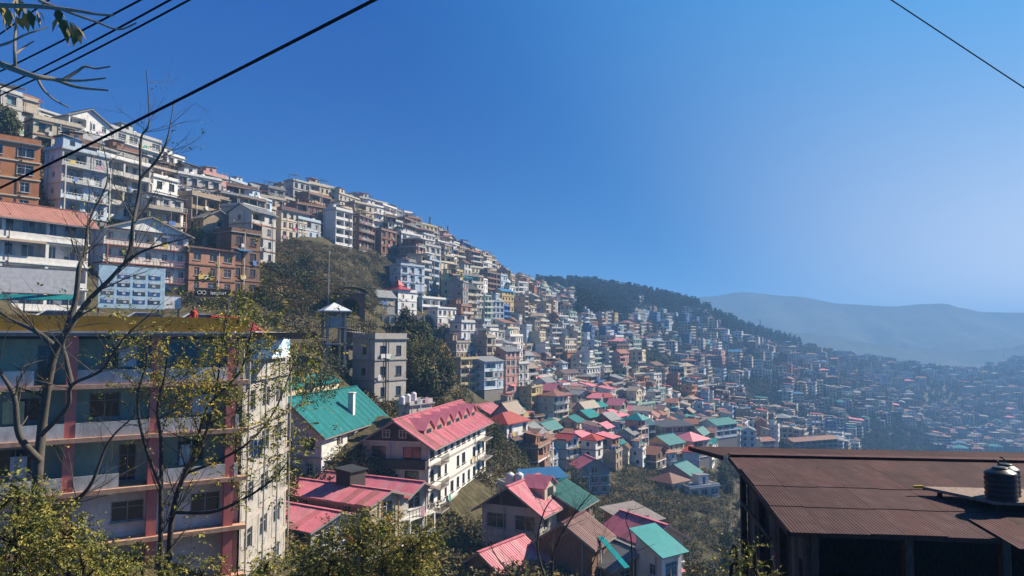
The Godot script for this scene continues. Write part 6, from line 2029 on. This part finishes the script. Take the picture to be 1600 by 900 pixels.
func tin_shed() -> void:
	var e0 := P(1232, 828, 16.0)          # near left end of the eaves
	var r0 := P(1139, 712, 24.0)          # left end of the ridge
	var f0 := P(1085, 698, 27.2)          # left end of the far eaves
	var ax := Vector3(cos(deg_to_rad(7.6)), 0, sin(deg_to_rad(7.6)))
	var o := thing("tin_roofed_shed", "dark shed with weathered brown corrugated roof, lower right corner", "shed", e0)
	placed.append([e0.x + 4, e0.z - 6, 9.0])
	var up := (r0 - e0)
	up -= ax * up.dot(ax) * 0.0
	var slope_len := up.length()
	var dn := -up / slope_len             # down the slope
	var nrm := ax.cross(dn).normalized()
	if nrm.y < 0: nrm = -nrm
	var tones := []
	for i in 5:
		var m: StandardMaterial3D = M.rust.duplicate()
		m.resource_name = "rust_%d" % i
		m.vertex_color_use_as_albedo = false
		m.albedo_color = [Color(1.06, 0.96, 0.97), Color(0.97, 0.92, 0.93), Color(1.0, 0.95, 0.96), Color(1.02, 0.97, 0.99), Color(0.93, 0.88, 0.9)][i]
		m.uv1_offset = Vector3(i * 0.37, i * 0.21, i * 0.13)
		m.albedo_color = m.albedo_color * Color(0.80, 0.83, 0.85)
		m.metallic_specular = 0.2
		tones.append(m)
	var rows := 4
	var cw := 0.78
	var bx := ax
	var cols := 17
	for j in rows:
		for i in cols:
			var l := slope_len / rows + 0.18
			var s := obj("roof_sheet", sheet_mesh(cw + 0.05, l, 11), tones[(i * 3 + j * 2 + (i * j) % 3) % 5], o)
			var start := up * (float(rows - j) / rows) + ax * (i * cw) + nrm * (0.012 * ((rows - j) % 4) + 0.004 * (i % 2)) + ax * rf(-0.015, 0.015) + dn * rf(-0.05, 0.05)
			s.transform = Transform3D(Basis(bx, nrm, dn).rotated(nrm, rf(-0.004, 0.004)), start)
	# far slope beyond the ridge
	var fu := f0 - r0
	var fl := fu.length()
	var fd := fu / fl
	var fn := fd.cross(ax).normalized()
	if fn.y < 0: fn = -fn
	for i in cols + 1:
		var s := obj("roof_sheet", sheet_mesh(cw + 0.05, fl, 10), tones[(i * 2 + 1) % 5], o)
		s.transform = Transform3D(Basis(ax, fn, fd), up + ax * (i * cw - 0.2) + fn * 0.01)
	var rc := mb(Color(1, 1, 1))
	rc.bar(up + Vector3.UP * 0.05, up + ax * 13.4 + Vector3.UP * 0.05, 0.42, 0.05)
	obj("ridge_cap", rc, tones[0], o)
	# lower extension at the right
	for i in 11:
		var s := obj("roof_sheet", sheet_mesh(cw + 0.05, 2.1, 10), tones[(i * 2) % 5], o)
		s.transform = Transform3D(Basis(ax, nrm, dn), ax * (4.1 + i * cw) + nrm * 0.055 - dn * 0.75 + dn * (0.0 if i > 0 else -0.4))
	# eaves boards, verge
	var w := mb(Color(0.10, 0.06, 0.055))
	w.bar(Vector3(0, -0.07, 0) , ax * 4.2 + Vector3(0, -0.07, 0), 0.05, 0.12)
	w.bar(Vector3(0, -0.07, 0), up + Vector3(0, -0.07, 0), 0.05, 0.14)
	w.bar(up + Vector3(0, -0.07, 0) - ax * 0.2, up + fu + Vector3(0, -0.07, 0) - ax * 0.2, 0.05, 0.14)
	w.bar(ax * 4.1 + dn * 1.35 + Vector3(0, -0.04, 0), ax * 12 + dn * 1.35 + Vector3(0, -0.04, 0), 0.05, 0.12)
	obj("eaves_board", w, M.wood, o)
	# body: front wall, plank gable side with posts, floor
	var g := ground(e0.x, e0.z) - e0.y - 2.0
	var inn := ax * 0.75 - dn * 1.0
	inn.y = 0
	# the front is open between posts, with a low boarded dado and a deep unlit room behind
	for i in 7:
		var ps := mb(Color(0.13, 0.10, 0.085))
		var q := inn + ax * (i * 2.0)
		ps.box(q + Vector3(0, (g - 0.12) * 0.5, 0), Vector3(0.18, absf(g) - 0.12, 0.18))
		obj("post", ps, M.wood, o)
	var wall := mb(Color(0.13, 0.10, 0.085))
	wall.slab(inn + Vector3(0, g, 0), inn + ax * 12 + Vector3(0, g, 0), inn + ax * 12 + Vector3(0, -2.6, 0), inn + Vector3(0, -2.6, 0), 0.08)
	obj("dado", wall, M.wood, o)
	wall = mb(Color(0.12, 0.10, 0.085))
	wall.box(inn + ax * 6 - dn * 3.4 * Vector3(1, 0, 1) + Vector3(0, -3.2, 0), Vector3(12, 0.12, 7.0), Basis(ax, Vector3.UP, ax.cross(Vector3.UP)))
	obj("floor", wall, M.wood, o)
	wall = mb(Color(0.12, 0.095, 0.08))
	var far_in := up * 0.97 + ax * 0.5
	far_in.y = 0
	wall.slab(far_in + ax * 12 + Vector3(0, g, 0), far_in + Vector3(0, g, 0), far_in + Vector3(0, up.y - 0.1, 0), far_in + ax * 12 + Vector3(0, up.y - 0.1, 0), 0.15)
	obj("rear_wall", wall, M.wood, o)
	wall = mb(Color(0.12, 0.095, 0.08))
	wall.slab(inn + ax * 12 + Vector3(0, g, 0), far_in + ax * 12 + Vector3(0, g, 0), far_in + ax * 12 + Vector3(0, up.y - 0.1, 0), inn + ax * 12 + Vector3(0, -0.12, 0), 0.15)
	obj("end_wall", wall, M.wood, o)
	var n := 22
	for i in n:
		var t := float(i) / n
		var p := inn.lerp(far_in, t)
		var q := inn.lerp(far_in, t + 0.9 / n)
		var top := lerpf(-0.12, up.y - 0.1, t)
		var pk := mb(Color(0.15, 0.12, 0.105) * rf(0.6, 1.3))
		var bot := g if (i % 5) != 3 else top - rf(1.0, 1.8)
		if i % 7 == 5: pk.col = Color(0.22, 0.19, 0.17)
		pk.slab(q + Vector3(0, bot, 0), p + Vector3(0, bot, 0), p + Vector3(0, top, 0), q + Vector3(0, top, 0), 0.06)
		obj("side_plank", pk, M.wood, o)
	for t in [0.0, 0.33, 0.66, 1.0]:
		var pz := mb(Color(0.10, 0.085, 0.075))
		var p := inn.lerp(far_in, t) - ax * 0.12
		pz.box(p + Vector3(0, (g + lerpf(-0.1, up.y, t)) * 0.5, 0), Vector3(0.16, absf(g) + lerpf(-0.1, up.y, t), 0.16))
		obj("post", pz, M.wood, o)
	for t in [0.12, 0.5]:
		var rl := mb(Color(0.13, 0.115, 0.105))
		var p := inn.lerp(far_in, 0.45) - ax * 0.2
		var q := far_in - ax * 0.2
		rl.bar(p + Vector3(0, -0.9 - t * 3.0, 0), q + Vector3(0, -0.7 - t * 3.0, 0), 0.06, 0.1)
		obj("side_rail", rl, M.wood, o)
	# platform for the tanks, a thing of its own
	var pa := P(1441, 760, 18.8)
	var pf := thing("tank_platform", "pale board platform raised on legs above the brown roof", "platform", pa)
	var pl := mb(Color(0.36, 0.27, 0.22))
	pl.slab(Vector3(0.7, 0, 1.75), ax * 3.2 + Vector3(0.2, 0, 1.75), ax * 3.2, Vector3.ZERO, 0.07)
	obj("board", pl, M.wood, pf)
	for lg in [Vector3(0.35, 0, 0.15), Vector3(0.85, 0, 1.6), Vector3(2.9, 0, 0.6), Vector3(2.6, 0, 1.8)]:
		var m := mb(Color(0.05, 0.04, 0.035))
		m.bar(lg + Vector3(0, -0.07, 0), lg + Vector3(0, -0.4, 0), 0.09, 0.09)
		obj("leg", m, M.wood, pf)
	var ye := mb(Color(0.5, 0.33, 0.02))
	ye.box(Vector3(-0.12, 0.0, 0.03), Vector3(0.24, 0.06, 0.05))
	obj("yellow_end", ye, M.rail, pf)
	black_tank(pa + ax * 1.02 + Vector3(0, 0.0, 1.36), 0.34, 0.74, "black ribbed water tank in front on the shed's platform")
	black_tank(pa + ax * 1.44 + Vector3(0, 0.0, 0.86), 0.3, 0.74, "black water tank half hidden behind the front one")

func black_tank(at: Vector3, r: float, h: float, label: String) -> void:
	var o := thing("black_water_tank", label, "water tank", at, 0.0, "black tanks on the shed roof")
	var b := mb()
	var prof := [Vector2(0.01, 0.0), Vector2(r * 0.98, 0.0)]
	for i in 5:
		var y := h * 0.8 * (i + 0.5) / 5
		prof.append(Vector2(r, y - 0.035)); prof.append(Vector2(r * 0.955, y - 0.02)); prof.append(Vector2(r * 0.955, y + 0.02)); prof.append(Vector2(r, y + 0.035))
	prof += [Vector2(r, h * 0.8), Vector2(r * 0.93, h * 0.86), Vector2(r * 0.55, h * 0.95), Vector2(r * 0.45, h * 0.96)]
	b.lathe(Vector3.ZERO, prof, 28)
	obj("tank_body", b, M.tank, o)
	var l := mb()
	l.lathe(Vector3.ZERO, [Vector2(r * 0.5, h * 0.94), Vector2(r * 0.5, h * 0.99), Vector2(r * 0.44, h * 1.01), Vector2(0.01, h * 1.02)], 20)
	obj("lid", l, M.tank, o)
	var pi := mb()
	pi.tube(smooth_path([Vector3(0.1, h * 0.97, -r * 0.6), Vector3(0.1, h * 1.12, -r * 0.65), Vector3(0.1, h * 1.14, -r * 1.1)], 4), 0.02, 0.02, 6)
	obj("pipe", pi, M.tank, o)

func wire(called: String, label: String, a: Vector3, b: Vector3, sag: float, r: float) -> void:
	var pts := PackedVector3Array()
	for i in 33:
		var t := i / 32.0
		pts.append(a.lerp(b, t) - Vector3(0, sag * 4.0 * t * (1.0 - t), 0) - a)
	var m := mb()
	m.tube(pts, r, r, 7)
	var o := obj(called, m, M.cable)
	o.position = a
	tag(o, label, "cable", "overhead cables")

func wires() -> void:
	wire("overhead_cable", "thick black cable slanting across the upper left sky", P(700, -60, 6.5), P(-120, 350, 14.0), 0.05, 0.019)
	wire("overhead_cable", "uppermost of the cables bunched at the top left corner", P(330, -60, 8.0), P(-120, 165, 16.0), 0.08, 0.014)
	wire("overhead_cable", "second of the cables bunched at the top left corner", P(330, -36, 8.2), P(-120, 190, 16.0), 0.10, 0.014)
	wire("overhead_cable", "third of the cables bunched at the top left corner", P(350, -30, 8.4), P(-120, 198, 16.2), 0.12, 0.014)
	wire("overhead_cable", "leftmost thin cable crossing behind the dry leaves", P(160, -60, 9.0), P(-120, 130, 15.0), 0.05, 0.012)
	wire("overhead_cable", "thin cable crossing the upper right corner of the sky", P(1290, -68, 12.0), P(1760, 243, 12.0), 0.0, 0.011)

func foreground() -> void:
	rng.seed = 7
	tin_shed()
	wires()
	bare_tree()
	leafy_tree()
	overhanging_branch()
	var ol := [Color(0.19, 0.185, 0.035), Color(0.14, 0.145, 0.03), Color(0.25, 0.21, 0.04), Color(0.10, 0.11, 0.026)]
	var yg := [Color(0.25, 0.22, 0.035), Color(0.32, 0.25, 0.04), Color(0.17, 0.165, 0.03), Color(0.11, 0.12, 0.028)]
	shrub("corner_shrub", "dense olive shrub filling the lower left corner", [[20, 850, 75], [80, 870, 70], [130, 905, 65], [15, 780, 45], [60, 800, 42], [110, 840, 40], [170, 920, 50], [-20, 900, 80]], 11.0, 0.06, ol, 14.0)
	shrub("bamboo_shrub", "yellow-green drooping shrub at the bottom between the pink roofs", [[560, 850, 55], [600, 825, 38], [520, 880, 50], [640, 860, 42], [670, 840, 26], [600, 890, 55], [470, 905, 50], [540, 920, 50], [650, 905, 45]], 24.0, 0.10, yg, 7.0)
	shrub("low_shrub", "low leafy shrub in front of the mottled white wall", [[260, 900, 42], [310, 905, 40], [220, 890, 36], [370, 915, 40], [420, 895, 36], [190, 880, 26]], 15.0, 0.08, ol, 5.0)
	shrub("sunlit_sprig", "few sunlit leaves before the shed's black wall", [[1140, 875, 16], [1165, 865, 18], [1178, 888, 16], [1155, 900, 20], [1210, 898, 12]], 12.0, 0.07, yg, 2.0)
	sapling()

func sapling() -> void:
	var d := 20.0
	var o := thing("bare_sapling", "leafless grey sapling with fine twigs at the bottom centre", "tree", P(880, 900, d))
	var off: Vector3 = o.position
	var b := mb(Color(0.13, 0.11, 0.095))
	var tips := []
	limb_px(b, [[860, 1020], [862, 900], [870, 850], [900, 800], [925, 770]], d, 0.045, 0.008, tips, 16, 0.9)
	limb_px(b, [[862, 930], [840, 860], [850, 800], [872, 770]], d, 0.04, 0.008, tips, 14, 0.8)
	limb_px(b, [[862, 960], [800, 900], [770, 860], [760, 830]], d, 0.03, 0.006, tips, 12, 0.8)
	limb_px(b, [[985, 1040], [988, 900], [986, 840], [978, 812], [985, 795]], d, 0.03, 0.008, tips, 5, 0.5)
	limb_px(b, [[862, 980], [910, 910], [930, 870], [940, 840]], d, 0.03, 0.006, tips, 12, 0.7)
	for i in b.v.size(): b.v[i] -= off
	obj("trunk", b, M.bark, o)

func _ready() -> void:
	rng.seed = 20240
	make_materials()
	make_view()
	solve_terrain()
	make_terrain()
	print("terrain ", Time.get_ticks_msec())
	left_hill()
	mid_hill()
	slope_heroes()
	road_block()
	terrace_things()
	print("heroes ", Time.get_ticks_msec())
	scatter_town()
	vegetation()
	print("plants ", Time.get_ticks_msec())
	foreground()
	print("front ", Time.get_ticks_msec())
